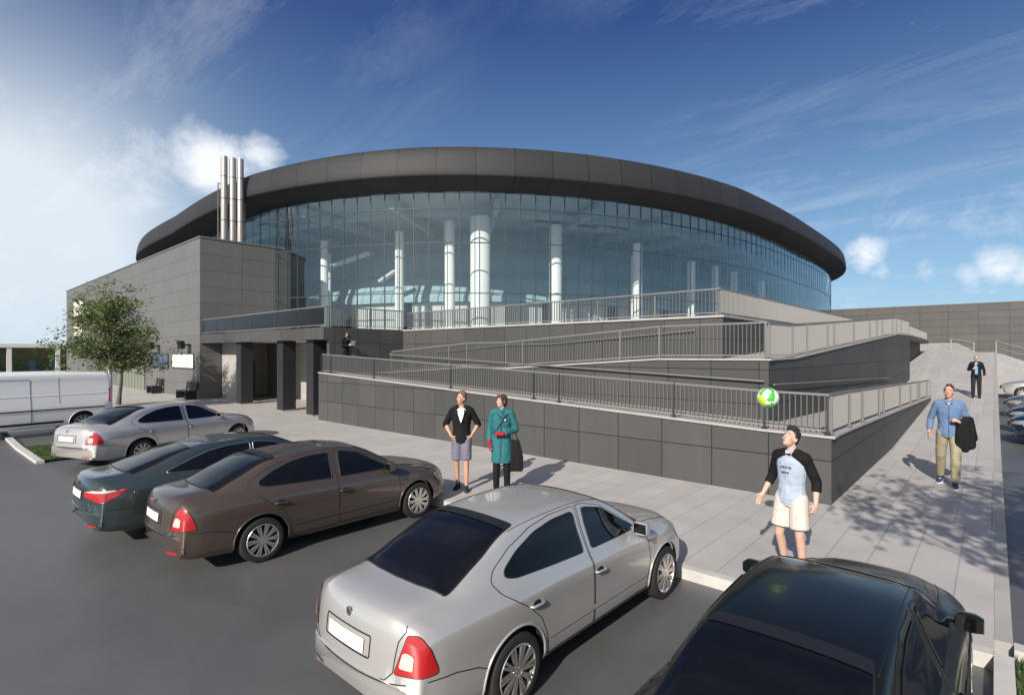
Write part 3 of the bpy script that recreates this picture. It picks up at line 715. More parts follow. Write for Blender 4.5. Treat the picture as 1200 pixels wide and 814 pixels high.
# ---------------------------------------------------------------- the grey box left of the glass
bx = thing('service_building', 'long grey panelled box building left of the glass hall, behind the tree', 'building', (-54, 10.75, .1))
m = MB(); m.prism([(-74,10.75),(-33.5,10.75),(-33.5,16.0),(-74,24)], .0, 9.28); build('wall', m, M['box'], bx)
m = MB(); m.box(-74.05,-33.46,10.70,10.95,9.282,9.36); m.box(-33.7,-33.46,10.952,15.6,9.282,9.36); build('roof_edge', m, M['rail'], bx)
BL = mat('blind_cream', (.80,.76,.66), .6); BLG = mat('window_blue_grey', (.10,.13,.20), .15, spec=.6)
def box_window(x0, x1, z0, z1, glassm, n=0):
    wd = build('window', MB().box(x0, x1, 10.70, 10.749, z0, z1), glassm, bx)
    f = MB(); fw_ = .06
    f.box(x0-fw_, x1+fw_, 10.685, 10.76, z1, z1+fw_); f.box(x0-fw_, x1+fw_, 10.685, 10.76, z0-fw_, z0); f.box(x0-fw_, x0, 10.685, 10.76, z0, z1); f.box(x1, x1+fw_, 10.685, 10.76, z0, z1)
    for i in range(1, n): 
        xx = x0+(x1-x0)*i/n; f.box(xx-.02, xx+.02, 10.69, 10.699, z0, z1)
    build('frame', f, M['raildark'], wd)
def X_at(px, Y=10.75):
    d = pixray(px); return d[0]*Y/d[1]
def Z_at(px, py, Y=10.75):
    return 2.75 + (413-py)/628*(Y/pixray(px)[1])
box_window(X_at(203), X_at(227.5), Z_at(215,430.4), Z_at(215,415), BL, 4)
box_window(X_at(179.5), X_at(197.5), Z_at(188,429.5), Z_at(188,415.5), BLG, 3)
box_window(X_at(87), X_at(98.5), Z_at(93,370), Z_at(93,353), BL, 3)
box_window(X_at(87), X_at(97), Z_at(93,393), Z_at(93,379), BL, 3)
gd = MB(); x0, x1 = X_at(140), X_at(171)
n = 9
for i in range(n):
    a = x0+(x1-x0)*i/n; b = x0+(x1-x0)*(i+1)/n - .12; gd.box(a, b, 10.66, 10.745, .13, 1.75)
build('garage_door', gd, mat('sage_slats', (.17,.185,.14), .6), bx)
for px, py, lb in ((187,405,'small black floodlight on the grey box wall above the blue grey window'),(223,404,'black floodlight on the grey box wall above the cream lit window')):
    x, z = X_at(px), Z_at(px, py); t = thing('floodlight', lb, 'floodlight', (x, 10.72, z), group='floodlights on the grey box')
    build('bracket', MB().box(x-.05,x+.05,10.45,10.75,z-.05,z+.05), M['black'], t)
    build('lamp_housing', MB().loft([[(x-.28,10.42,z-.2),(x+.28,10.42,z-.2),(x+.28,10.36,z+.24),(x-.28,10.36,z+.24)],[(x-.33,10.2,z-.24),(x+.33,10.2,z-.24),(x+.33,10.12,z+.2),(x-.33,10.12,z+.2)]]), M['black'], t, recalc=True)
    build('lens', MB().add([(x-.29,10.192,z-.2),(x+.29,10.192,z-.2),(x+.29,10.118,z+.17),(x-.29,10.118,z+.17)], [(0,1,2,3)]), M['balc'], t)
    build('visor', MB().beam((x,10.2,z+.27),(x,9.95,z+.22), .6, .02), M['black'], t)
# benches by its foot
for px, py, lb in ((189,460,'dark bench by the grey box wall below the blue grey window'),(232,466,'larger dark bench by the grey box corner below the cream window')):
    d = pixray(px); t_ = 628*2.63/(py-413); x, y = d[0]*t_, min(d[1]*t_, 10.3); t = thing('bench', lb, 'bench', (x, y, .12), group='benches along the grey box'); w_ = 1.7 if px > 200 else 1.2
    m = MB()
    for k in range(4): m.box(x-w_/2, x+w_/2, y-.26+k*.14, y-.15+k*.14, .54, .59)
    build('seat', m, M['black'], t)
    m = MB()
    for k in range(3): m.box(x-w_/2, x+w_/2, y+.28+k*.02, y+.31+k*.02, .66+k*.14, .77+k*.14)
    build('backrest', m, M['black'], t)
    for sx in (-1, 1):
        m = MB(); xx = x+sx*(w_/2-.06); m.box(xx-.04,xx+.04,y-.26,y+.3,.12,.538); m.beam((xx,y+.26,.5),(xx,y+.35,1.1), .06, .05); build('leg', m, M['black'], t)
# chimneys with a service frame
for k, (x, y) in enumerate([(-34.1,12.25),(-34.0,12.70),(-33.86,13.08)]):
    t = thing('chimney', ('steel chimney pipe on the grey box, the outer left of three','steel chimney pipe on the grey box, between the other two','steel chimney pipe on the grey box, nearest the glass hall')[k], 'chimney', (x, y, 9.28), group='steel chimney pipes')
    m = MB(); m.lathe([(.185,9.28),(.185,14.38),(.17,14.42),(.15,14.42),(.15,14.2)], 20, (x,y,0)); build('pipe', m, M['stack'], t, smooth=40)
    m = MB()
    for z in (10.6, 11.9, 13.2): m.lathe([(.19,z),(.19,z+.04)], 20, (x,y,0))
    build('collar', m, M['raildark'], t); build('base_flange', MB().lathe([(.3,9.282),(.3,9.36)], 20, (x,y,0)), M['raildark'], t)
t = thing('service_scaffold', 'slim steel lattice frame behind the three chimney pipes', 'scaffold', (-34.6, 12.85, 9.28))
for y in (12.05, 13.6):
    m = MB(); m.beam((-34.5,y,9.28),(-34.5,y,12.9), .05, .05); build('upright', m, M['rail'], t)
m = MB()
for z in (9.9, 10.7, 11.5, 12.3, 12.85): m.beam((-34.5,12.06,z),(-34.5,13.59,z), .04, .04)
build('crossbar', m, M['rail'], t)
m = MB()
for z in (9.9, 11.5): m.beam((-34.5,12.1,z),(-34.5,13.65,z+.8), .03, .03); m.beam((-34.51,13.65,z),(-34.51,12.1,z+.8), .03, .03)
build('brace', m, M['rail'], t)

# ---------------------------------------------------------------- far buildings
fb = thing('far_building', 'long plain grey panelled building closing the view at the top of the path', 'building', (0, 72, 1))
build('wall', MB().prism([(-15,70.2),(45,70.2),(45,90),(-15,90)], -.5, 7.6), M['farwall'], fb)
build('roof_edge', MB().box(-15.05,45.05,70.14,70.4,7.602,7.68), M['rail'], fb)
sh = thing('far_pavilion', 'distant pale flat roofed pavilion with glazed bays beyond the parked van', 'pavilion', (-100, 8, .12))
PW = mat('pavilion_white', (.62,.60,.57), .6)
build('roof', MB().box(-106,-99.4,-12,24,3.45,3.95), PW, sh)
HG = mat('pavilion_back_green', (.22,.27,.13), .8, var=.4, vscale=1.5)
build('back_wall', MB().box(-105.8,-105.5,-12,24,.12,3.445), HG, sh)
for y in [-12+i*5.1 for i in range(8)]:
    build('post', MB().box(-99.9,-99.5,y-.25,y+.25,.12,3.445), PW, sh)
BS = mat('pavilion_seat_blue', (.10,.24,.32), .5)
for i in range(14):
    y = -10.4+i*2.4; m = MB(); m.box(-103.6,-103.0,y-.35,y+.35,.12,.75); m.box(-103.75,-103.601,y-.35,y+.35,.12,1.6)
    build('seat', m, BS, sh)
# slope handrails at the top of the path
def slope_rail(label, P, Q):
    t = thing('slope_handrail', label, 'handrail', P, group='pale handrails at the top of the path'); P = Vector(P); Q = Vector(Q); m = MB(); h = 1.0
    m.tube([P+Vector((0,0,h)), Q+Vector((0,0,h))], .035, 8); m.tube([P+Vector((0,0,h*.5)), Q+Vector((0,0,h*.5))], .022, 8); build('rail_tube', m, M['conc'], t, smooth=40)
    for k in (0, 1.0):
        p = P.lerp(Q, k); build('post', MB().tube([p-Vector((0,0,.1)), p+Vector((0,0,h))], .035, 8), M['conc'], t, smooth=40)
slope_rail('pale handrail at the path top, nearer the ramp building', (-2.9, 62, 3.0), (-1.3, 60, 2.6))
slope_rail('pale handrail at the path top, above the parked cars', (.1, 60, 2.7), (2.0, 57, 1.95))
# ---------------------------------------------------------------- cars
def pchip(xs, ys, x):
    xs = np.asarray(xs, float); ys = np.asarray(ys, float); x = np.clip(x, xs[0], xs[-1])
    h = np.diff(xs); dl = np.diff(ys)/h; d = np.zeros(len(xs))
    for i in range(1, len(xs)-1):
        if dl[i-1]*dl[i] > 0:
            w1 = 2*h[i]+h[i-1]; w2 = h[i]+2*h[i-1]; d[i] = (w1+w2)/(w1/dl[i-1]+w2/dl[i])
    d[0] = dl[0]; d[-1] = dl[-1]
    i = np.clip(np.searchsorted(xs, x, side='right')-1, 0, len(xs)-2); t = (x-xs[i])/h[i]
    return (2*t**3-3*t**2+1)*ys[i]+(t**3-2*t**2+t)*h[i]*d[i]+(-2*t**3+3*t**2)*ys[i+1]+(t**3-t**2)*h[i]*d[i+1]
class CarShape:
    def __init__(s, **P): s.P = P
    def q(s, k, x): a = s.P[k]; return float(pchip([p[0] for p in a], [p[1] for p in a], x))
    def ctrl(s, x):
        z0, w, zs, ws, zb, wb, wr, k, zt = [s.q(n, x) for n in ('z0','w','zs','ws','zb','wb','wr','k','zt')]
        zr = zb + k*(zt-zb); zm = z0+.52*(zs-z0)
        return [(w*.90, z0), (w*.968, z0+.07), (w*.992, z0+.26*(zs-z0)), (w, zm), (w*.997, z0+.8*(zs-z0)), (ws, zs), (wb, zb), ((wb*.42+wr*.58), zb+.55*(zr-zb)), (wr, zr), (wr*.86, zr+.58*(zt-zr)), (wr*.5, zt-.12*(zt-zr)), (0, zt)]
    def section(s, x, m=5):
        kx = round(x, 3)
        if not hasattr(s, 'sc'): s.sc = {}
        if kx not in s.sc: s.sc[kx] = s.section_(kx, m)
        return s.sc[kx]
    def section_(s, x, m=5):
        P = np.array(s.ctrl(x)); Q = np.vstack([2*P[0]-P[1], P, [[-P[-2][0], P[-2][1]]]]); out = []
        for i in range(1, len(Q)-2):
            p0, p1, p2, p3 = Q[i-1:i+3]
            t0 = 0; t1 = max(np.linalg.norm(p1-p0), 1e-5)**.5; t2 = t1+max(np.linalg.norm(p2-p1), 1e-5)**.5; t3 = t2+max(np.linalg.norm(p3-p2), 1e-5)**.5
            for j in range(m):
                t = t1+(t2-t1)*j/m
                A1 = (t1-t)/(t1-t0)*p0+(t-t0)/(t1-t0)*p1; A2 = (t2-t)/(t2-t1)*p1+(t-t1)/(t2-t1)*p2; A3 = (t3-t)/(t3-t2)*p2+(t-t2)/(t3-t2)*p3
                B1 = (t2-t)/(t2-t0)*A1+(t-t0)/(t2-t0)*A2; B2 = (t3-t)/(t3-t1)*A2+(t-t1)/(t3-t1)*A3
                out.append((t2-t)/(t2-t1)*B1+(t-t1)/(t2-t1)*B2)
        out.append(P[-1]); a = np.array(out); a[:, 0] = np.maximum(a[:, 0], 0); return a
    def warp(s, x, y, z):
        e = abs(y)/.88; xr, xf = s.P['ends']
        if x < xr+.8: x += s.P['bow_r']*e**2.6*np.clip((xr+.8-x)/.8, 0, 1)**1.5
        if x > xf-.95: x -= s.P['bow_f']*e**2.3*np.clip((x-xf+.95)/.95, 0, 1)**1.3
        return (x, y, z)
    def side(s, x, z, sg=1, off=0):
        a = s.section(x); y = float(np.interp(z, a[:, 1], a[:, 0])); e = .02
        y2 = float(np.interp(z+e, a[:, 1], a[:, 0])); n = Vector((e, y-y2)).normalized()      # (y, z) normal
        return s.warp(x, sg*(y+off*n.x), z+off*n.y)
    def top(s, x, y, off=0):
        a = s.section(x); i = int(np.argmax(a[:, 0])); b = a[i:][::-1]; z = float(np.interp(abs(y), b[:, 0], b[:, 1])); return s.warp(x, y, z+off)
    def end(s, y, z, rear=True, off=0):
        xr, xf = s.P['ends']; X = np.linspace(xr, xr+.42, 60) if rear else np.linspace(xf, xf-.42, 60)
        key = (rear,)
        if not hasattr(s, 'cache'): s.cache = {}
        if key not in s.cache: s.cache[key] = [s.section(x) for x in X]
        zz = []
        for a in s.cache[key]:
            i = int(np.argmax(a[:, 0])); b = a[i:][::-1]; zz.append(float(np.interp(abs(y), b[:, 0], b[:, 1])))
        zz = np.maximum.accumulate(np.array(zz)); x = float(np.interp(z, zz, X)) if z > zz[0] else X[0]
        p = s.warp(x, y, z); return (p[0] + (-off if rear else off), p[1], p[2])
    def body(s, arches, wrad):
        xr, xf = s.P['ends']; n = 96; t = np.linspace(0, 1, n+1)
        xs = list(xr + (xf-xr)*(t - np.sin(2*math.pi*t)/(2*math.pi)*.80)); mb = MB(); rings = []
        for x in [xr] + xs + [xf]:
            a = s.section(x); pts = [(x, y, z) for y, z in a] + [(x, -y, z) for y, z in a[::-1][1:]]
            rings.append(pts)
        for q in (0, -1):                                        # rounded over end caps
            c = np.mean(rings[q], axis=0); sgn = -1 if q == 0 else 1
            rings[q] = [tuple(c + (np.array(p)-c)*.94 + np.array([.010*sgn, 0, 0])) for p in rings[q]]
        mb.loft([[s.warp(*p) for p in r] for r in rings]); return mb
OCT = CarShape(
    ends=(-2.36, 2.21), bow_r=.20, bow_f=.40,
    zt=[(-2.36,.60),(-2.345,.80),(-2.31,.96),(-2.26,1.035),(-2.15,1.07),(-1.88,1.10),(-1.5,1.265),(-1.1,1.405),(-.6,1.455),(-.2,1.465),(.2,1.43),(.45,1.345),(.75,1.175),(1.02,1.01),(1.25,.975),(1.6,.925),(1.9,.855),(2.08,.765),(2.17,.67),(2.21,.55)],
    zb=[(-2.36,.565),(-2.345,.75),(-2.31,.90),(-2.26,.965),(-2.15,.99),(-1.85,1.0),(-1.5,.99),(-.6,.965),(.65,.93),(1.0,.915),(1.25,.90),(1.6,.86),(1.9,.79),(2.08,.70),(2.17,.62),(2.21,.52)],
    wb=[(-2.36,.70),(-2.2,.70),(-1.85,.735),(-1.5,.765),(-.6,.80),(.65,.80),(1.0,.775),(1.6,.73),(2.08,.66),(2.21,.60)],
    zs=[(-2.36,.52),(-2.345,.68),(-2.31,.82),(-2.26,.885),(-2.1,.915),(-1.5,.915),(-.6,.89),(.65,.855),(1.25,.83),(1.6,.79),(1.9,.71),(2.08,.62),(2.21,.48)],
    ws=[(-2.36,.78),(-2.2,.80),(-1.85,.835),(-1.3,.858),(-.6,.852),(.65,.852),(1.25,.852),(1.6,.825),(2.08,.745),(2.21,.66)],
    w=[(-2.36,.80),(-2.1,.852),(-1.7,.878),(-1.3,.89),(-.6,.872),(.65,.872),(1.25,.888),(1.7,.862),(2.0,.82),(2.21,.74)],
    z0=[(-2.36,.30),(-2.2,.26),(-1.7,.23),(-1.0,.20),(1.0,.20),(1.7,.21),(2.21,.24)],
    wr=[(-2.36,.50),(-1.95,.56),(-1.5,.565),(-1.1,.575),(-.2,.585),(.4,.59),(.75,.615),(1.02,.62),(1.6,.5),(2.21,.42)],
    k=[(-2.36,.75),(-2.0,.72),(-1.6,.80),(-1.1,.87),(.2,.87),(.75,.80),(1.02,.75),(2.21,.75)])
import copy as _copy
LUX = CarShape(**_copy.deepcopy(OCT.P)); 
LUX.P['zt'] = [(-2.36,.60),(-2.345,.82),(-2.31,.99),(-2.26,1.05),(-2.15,1.075),(-1.95,1.09),(-1.6,1.20),(-1.2,1.345),(-.7,1.435),(-.2,1.45),(.2,1.415),(.45,1.335),(.75,1.175),(1.02,1.01),(1.25,.975),(1.6,.925),(1.9,.855),(2.08,.765),(2.17,.67),(2.21,.55)]
VAN = CarShape(ends=(-2.7, 2.8), bow_r=.10, bow_f=.35,
    zt=[(-2.7,1.62),(-2.67,1.90),(-2.62,2.03),(-2.5,2.08),(-1,2.11),(.9,2.11),(1.3,2.05),(1.9,1.55),(2.2,1.22),(2.6,1.0),(2.75,.8),(2.8,.6)],
    zb=[(-2.7,1.3),(-1,1.3),(1.2,1.3),(1.9,1.15),(2.2,1.05),(2.6,.9),(2.75,.72),(2.8,.55)],
    wb=[(-2.7,.90),(1.2,.90),(2.0,.86),(2.8,.72)], zs=[(-2.7,1.05),(1.2,1.05),(2.2,.9),(2.6,.75),(2.8,.48)],
    ws=[(-2.7,.935),(1.2,.935),(2.0,.91),(2.8,.76)], w=[(-2.7,.93),(-2.4,.955),(1.4,.955),(2.2,.93),(2.8,.80)],
    z0=[(-2.7,.34),(-2.3,.30),(2.2,.26),(2.8,.3)], wr=[(-2.7,.80),(1.2,.80),(2.0,.72),(2.8,.6)], k=[(-2.7,.88),(-2.55,.90),(1.2,.90),(2.0,.8),(2.8,.75)])

def dense(outline, step=.035, closed=True):
    out = []; n = len(outline)
    for i in range(n if closed else n-1):
        a = outline[i]; b = outline[(i+1) % n]; L_ = math.hypot(b[0]-a[0], b[1]-a[1]); k = max(1, int(L_/step+.5))
        for j in range(k): out.append((a[0]+(b[0]-a[0])*j/k, a[1]+(b[1]-a[1])*j/k))
    if not closed: out.append(outline[-1])
    return out
def rounded(poly, r=.04, n=4):
    out = []; k = len(poly)
    for i in range(k):
        p0, p, p1 = Vector(poly[i-1]), Vector(poly[i]), Vector(poly[(i+1) % k])
        a = (p0-p); b = (p1-p); ra = min(r, a.length*.45); rb = min(r, b.length*.45); a = p+a.normalized()*ra; b = p+b.normalized()*rb
        for j in range(n+1):
            t = j/n; q = a*(1-t)**2+p*(2*t*(1-t))+b*t*t; out.append((q.x, q.y))
    return out
def patch(outline, fn, step=.05):
    """a sheet that lies on the car's surface inside a flat outline"""
    o = dense(outline, step); n = len(o); xs = [p[0] for p in o]; ys = [p[1] for p in o]; pts = [Vector(p) for p in o]
    def inside(x, y):
        c = False; j = n-1
        for i in range(n):
            if (o[i][1] > y) != (o[j][1] > y) and x < (o[j][0]-o[i][0])*(y-o[i][1])/(o[j][1]-o[i][1])+o[i][0]: c = not c
            j = i
        return c
    x = min(xs)+step/2
    while x < max(xs):
        y = min(ys)+step/2
        while y < max(ys):
            if inside(x, y) and min((x-p[0])**2+(y-p[1])**2 for p in o) > (step*.55)**2: pts.append(Vector((x, y)))
            y += step
        x += step
    V, _, Fc, *_r = geometry.delaunay_2d_cdt(pts, [], [list(range(n))], 1, 1e-6)
    mb = MB(); mb.add([fn(v.x, v.y) for v in V], [tuple(f) for f in Fc]); return mb
def merge(*ms):
    r = MB()
    for m in ms: r.add(m.v, m.f, m.m[0] if m.m else 0)
    return r
def line_on(outline, fn, r=.004, closed=True, step=.04):
    return MB().tube([fn(*p) for p in dense(outline, step, closed)], r, 5, closed=closed)
def paint(name, col, metal=.55, rough=.34): 
    m = mat(name, col, rough, metal=metal, spec=.5, coat=1.0, coat_r=.03); return m
M['carglass'] = mat('car_glass', (.004,.0045,.005), .03, spec=.45)
M['tyre'] = mat('tyre_rubber', (.016,.016,.017), .8, bump=.2, bscale=60)
M['alloy'] = mat('alloy', (.60,.58,.55), .32, metal=.85)
M['seam'] = mat('panel_gap', (.008,.008,.008), .7)
M['well'] = mat('wheel_well', (.012,.012,.012), .9)
M['red'] = mat('tail_lamp_red', (.40,.012,.014), .14, spec=.6, coat=1)
M['lampclear'] = mat('tail_lamp_clear', (.62,.52,.46), .12, spec=.6, coat=1)
M['headclear'] = mat('headlamp_clear', (.42,.45,.47), .08, metal=.4, spec=.6, coat=1)
M['plate'] = mat('blank_plate', (.72,.70,.64), .5)
M['chrome'] = mat('chrome', (.75,.74,.72), .12, metal=1)
M['amber'] = mat('amber_lens', (.55,.16,.02), .2, coat=1)
_wheel_me = {}
def wheel_meshes():
    if _wheel_me: return _wheel_me
    T = MB(); T.lathe([(.205,-.085),(.235,-.102),(.285,-.104),(.307,-.092),(.315,-.06),(.317,0),(.315,.06),(.307,.092),(.285,.104),(.235,.102),(.205,.085)], 44, ax='y', cap=False)
    Rm = MB(); Rm.lathe([(.232,-.098),(.226,-.106),(.216,-.100),(.208,-.07),(.200,.08),(.215,.09)], 44, ax='y', cap=False)
    Rm.lathe([(.062,-.090),(.058,-.098),(.03,-.101),(.012,-.101)], 20, ax='y'); Rm.lathe([(.062,-.09),(.062,-.03)], 20, ax='y', cap=False)
    for k in range(10):
        for sg in (-1, 1):
            a = 2*math.pi*(k+sg*.125)/10; b = 2*math.pi*(k+sg*.15)/10
            p = Vector((.045*math.cos(a), -.088, .045*math.sin(a))); q = Vector((.214*math.cos(b), -.094, .214*math.sin(b)))
            Rm.beam(p, q, .0235, .026, up=(0, 1, 0))
    for k in range(5):
        a = 2*math.pi*k/5; Rm.lathe([(.006,-.104),(.006,-.098)], 8, (.033*math.cos(a), 0, .033*math.sin(a)), 'y')
    Dk = MB(); Dk.lathe([(.0,-.02),(.198,-.02),(.198,-.012)], 30, ax='y', cap=False)
    for nm, mb, mt in (('tyre', T, M['tyre']), ('rim', Rm, M['alloy']), ('brake_disc', Dk, M['well'])):
        o = build(nm, mb, mt, smooth=38, local=True, recalc=True); _wheel_me[nm] = o.data; bpy.data.objects.remove(o)
    return _wheel_me
def add_wheel(root, x, y, r, side, fx=1):
    wm = wheel_meshes(); w = link(bpy.data.objects.new('wheel', wm['tyre']), root); w.location = (x, y*side, r)
    w.rotation_euler = (0, random.uniform(0, 6), 0) if side < 0 else (0, random.uniform(0, 6), math.pi); w.scale = (r/.317*fx, 1, r/.317)
    w.rotation_euler = (0, 0, 0) if side < 0 else (0, 0, math.pi)
    for nm in ('rim', 'brake_disc'):
        o = link(bpy.data.objects.new(nm, wm[nm]), w)
_kit = {}
def car_kit(kind):
    """all the sheets of one body type, as meshes to be shared by the cars of that type"""
    if kind in _kit: return _kit[kind]
    K = []; shp = {'oct': OCT, 'lux': LUX, 'van': VAN}[kind]
    def put(name, mb, mt, parent=None, smooth=180, label=None):
        K.append((name, mb, mt, parent, smooth, label))
    S_ = lambda sg, off: (lambda x, z: shp.side(x, z, sg, off))
    T_ = lambda off: (lambda x, y: shp.top(x, y, off))
    E_r = lambda off: (lambda y, z: shp.end(y, z, True, off))
    E_f = lambda off: (lambda y, z: shp.end(y, z, False, off))
    if kind == 'van': ax, ar_, R_ = (-1.75, 1.85), .40, .345
    else: ax, ar_, R_ = (-1.29, 1.29), .362, .317
    body = shp.body(ax, ar_); o = build('body', body, [M['seam']], local=True, recalc=True)
    cut = MB()
    for x in ax:
        for sg in (-1, 1): cut.lathe([(ar_, sg*.62-.34), (ar_, sg*.62+.34)], 48, (x, 0, R_+.01), 'y')
    co = build('cutter', cut, [M['well']], local=True, recalc=True)
    md = o.modifiers.new('b', 'BOOLEAN'); md.object = co; md.operation = 'DIFFERENCE'; md.solver = 'EXACT'
    dg = bpy.context.evaluated_depsgraph_get(); me = bpy.data.meshes.new_from_object(o.evaluated_get(dg))
    bpy.data.objects.remove(o); bpy.data.objects.remove(co)
    mi = []
    for p in me.polygons:
        c = p.center; near = any((c.x-x)**2+(c.z-R_-.01)**2 < (ar_+.004)**2 for x in ax)
        wy = shp.section(min(max(c.x, shp.P['ends'][0]), shp.P['ends'][1]))[:, 0].max()
        inner_ = near and (abs(c.y) < wy-.035)
        mi.append(1 if inner_ or (abs(p.normal.z) > .95 and c.z < .34 and c.z < shp.q('z0', c.x)+.01) else 0)
    me.materials.clear(); me.materials.append(M['seam']); me.materials.append(M['well'])
    me.polygons.foreach_set('material_index', mi); me.polygons.foreach_set('use_smooth', [True]*len(mi)); me.set_sharp_from_angle(angle=R(42)); me.update()
    K.append(('body', me, 'paint', None, 0, None))
    from mathutils.bvhtree import BVHTree
    bv = BVHTree.FromPolygons([v.co[:] for v in me.vertices], [p.vertices[:] for p in me.polygons])
    def corner(sg, off, rear=True):          # flat outline (s, z) seen along the 45 degree line of a body corner, laid on the body
        f = 1 if rear else -1; q = .70711; dv = Vector((f*q, -sg*q, 0)); av = Vector((f*q, sg*q, 0))
        def fn(s_, z_):
            o_ = av*s_ + Vector((0, 0, z_)) - dv*6; h = bv.ray_cast(o_, dv)
            return tuple(h[0] - dv*off) if h[0] is not None else tuple(av*s_ + Vector((0,0,z_)) - dv*2.1)
        return fn
    for x in ax:                                     # arch lips
        for sg in (-1, 1):
            P = []
            for a in range(-12, 193, 6):
                px, pz = x+(ar_+.004)*math.cos(R(a)), R_+.01+(ar_+.004)*math.sin(R(a))
                if pz < shp.q('z0', px)+.02: continue
                P.append(shp.side(px, pz, sg, .000))
            put('arch_lip', MB().tube(P, .012, 6), 'paint')
    if kind == 'van':
        for sg in (-1, 1):
            put('side_moulding', patch(rounded([(-2.45,.83),(1.2,.83),(1.2,.875),(-2.45,.875)], .015), S_(sg, .014), .09), M['black'])
            put('lower_moulding', patch(rounded([(-1.2,.40),(1.3,.40),(1.3,.47),(-1.2,.47)], .015), S_(sg, .012), .09), M['seam'])
            put('side_door', line_on(rounded([(-.35,.42),(.95,.42),(.95,1.86),(-.35,1.86)], .05), S_(sg, .002), .006), M['seam'])
            put('panel_crease', line_on([(-2.5,1.32),(1.2,1.32)], S_(sg, .000), .012, False), 'paint')
            put('rear_panel_seam', line_on([(-1.1,1.05),(-1.1,1.9)], S_(sg, .001), .004, False), M['seam'])
            put('front_window', patch(rounded([(1.15,1.25),(1.85,1.22),(1.5,1.75),(1.15,1.8)], .05), S_(sg, .006), .07), M['carglass'])
            put('tail_light', patch(rounded([(sg*.72,1.0),(sg*.84,1.0),(sg*.84,1.5),(sg*.74,1.5)] if sg > 0 else [(sg*.84,1.0),(sg*.72,1.0),(sg*.74,1.5),(sg*.84,1.5)], .02), E_r(.015), .05), M['red'])
            put('tail_light_side', patch(rounded([(-2.69,1.0),(-2.60,1.0),(-2.61,1.5),(-2.67,1.5)], .02), S_(sg, .012), .05), M['red'])
        put('rear_door_seam', line_on([(0,.5),(0,1.9)], E_r(.003), .006, False), M['seam'])
        put('rear_bumper', MB().box(-2.80,-2.66,-.86,.86,.36,.52), M['black'], None, 30)
        put('windshield', patch(rounded([(1.28,-.70),(1.28,.70),(2.12,.78),(2.12,-.78)], .06), T_(.006), .08), M['carglass'])
        _kit[kind] = (K, ax, R_, .80); return _kit[kind]
    # ---- saloons
    lux = kind == 'lux'
    for sg in (-1, 1):
        fd = [(.84,.27),(.93,.60),(.90,.86),(.83,.965),(.55,1.16),(.25,1.335),(-.02,1.405),(-.14,1.41),(-.155,.9),(-.155,.27)]
        rd = [(-.175,.27),(-.175,1.41),(-.55,1.405),(-.85,1.365),(-1.15,1.265),(-1.38,1.13),(-1.435,1.06),(-1.38,.97),(-1.16,.82),(-.985,.66),(-.90,.48),(-.87,.27)]
        if lux: rd = [(-.175,.27),(-.175,1.40),(-.55,1.39),(-.85,1.335),(-1.15,1.225),(-1.30,1.12),(-1.25,.98),(-1.10,.80),(-.985,.66),(-.90,.48),(-.87,.27)]
        fw_ = rounded([(.80,.975),(.52,1.15),(.26,1.305),(.0,1.365),(-.075,1.37),(-.10,.995)], .035)
        rw_ = rounded([(-.235,.995),(-.225,1.372),(-.55,1.362),(-.82,1.318),(-1.08,1.222),(-1.27,1.115),(-1.29,1.065),(-1.18,1.035)], .05)
        if lux:
            fw_ = rounded([(.80,.975),(.52,1.15),(.26,1.30),(.0,1.352),(-.13,1.355),(-.15,.995)], .03)
            rw_ = rounded([(-.19,.995),(-.18,1.355),(-.55,1.342),(-.82,1.29),(-1.08,1.19),(-1.42,1.045),(-1.38,1.02),(-1.0,1.005)], .03)
        for nm, ou, wi, hx in (('front_door', fd, fw_, (-.02,)), ('rear_door', rd, rw_, (-1.0,))):
            put(nm, patch(rounded(ou, .03), S_(sg, .0035), .05), 'paint')
            me_i = len(K)-1
            put('gap', line_on(rounded(ou, .03), S_(sg, .002), .0042), M['seam'], me_i)
            put('window', patch(wi, S_(sg, .009), .04), M['carglass'], me_i)
            put('window_frame', line_on(wi, S_(sg, .008), .010 if lux else .006), M['chrome'] if lux else M['black'], me_i)
            hxx = hx[0]-.04; hz = .80 if nm == 'rear_door' else .785
            a = Vector(shp.side(hxx-.09, hz, sg, .0)); b = Vector(shp.side(hxx+.09, hz-.006, sg, .0)); o1 = Vector((0, sg*.035, 0))
            hb = MB(); hb.tube([a, a+o1*.8+Vector((.02,0,0)), a+o1+Vector((.05,0,.002)), b+o1-Vector((.05,0,0)), b+o1*.8-Vector((.02,0,0)), b], [.011,.012,.0125,.0125,.012,.011], 8)
            put('handle', hb, 'paint', me_i)
            dish = [(hxx+.055*math.cos(t*.5236), hz+.034*math.sin(t*.5236)) for t in range(12)]
            put('handle_recess', patch(dish, S_(sg, .0055), .03), M['seam'], me_i)
        if not lux:
            put('side_moulding', patch(rounded([(-.86,.425),(.86,.425),(.86,.478),(-.86,.478)], .02), S_(sg, .012), .06), 'paint')
            put('moulding_line', line_on([(-.86,.42),(.86,.42)], S_(sg, .004), .004, False), M['seam'])
        put('sill_line', line_on([(-.9,.285),(.9,.285)], S_(sg, .002), .004, False), M['seam'])
        # mirror
        b = Vector(shp.side(.74, .985, sg, .0)); m = MB()
        m.beam(b, b+Vector((-.02, sg*.08, .02)), .06, .03); c = b+Vector((-.03, sg*.155, .035))
        m.loft([[(c.x+dx*sx, c.y+sy*.5*k_*.2, c.z+sz*.075*k_) for sy, sz in ((-1,-.8),(-.3,-1),(.5,-1),(1,-.6),(1,.5),(.6,1),(-.5,1),(-1,.7))] for dx, k_, sx in ((-.045,.92,1),(-.03,1.0,1),(.02,.95,1),(.07,.72,1),(.095,.35,1))])
        put('mirror', m, 'paint', None, 50)
        mi_ = len(K)-1
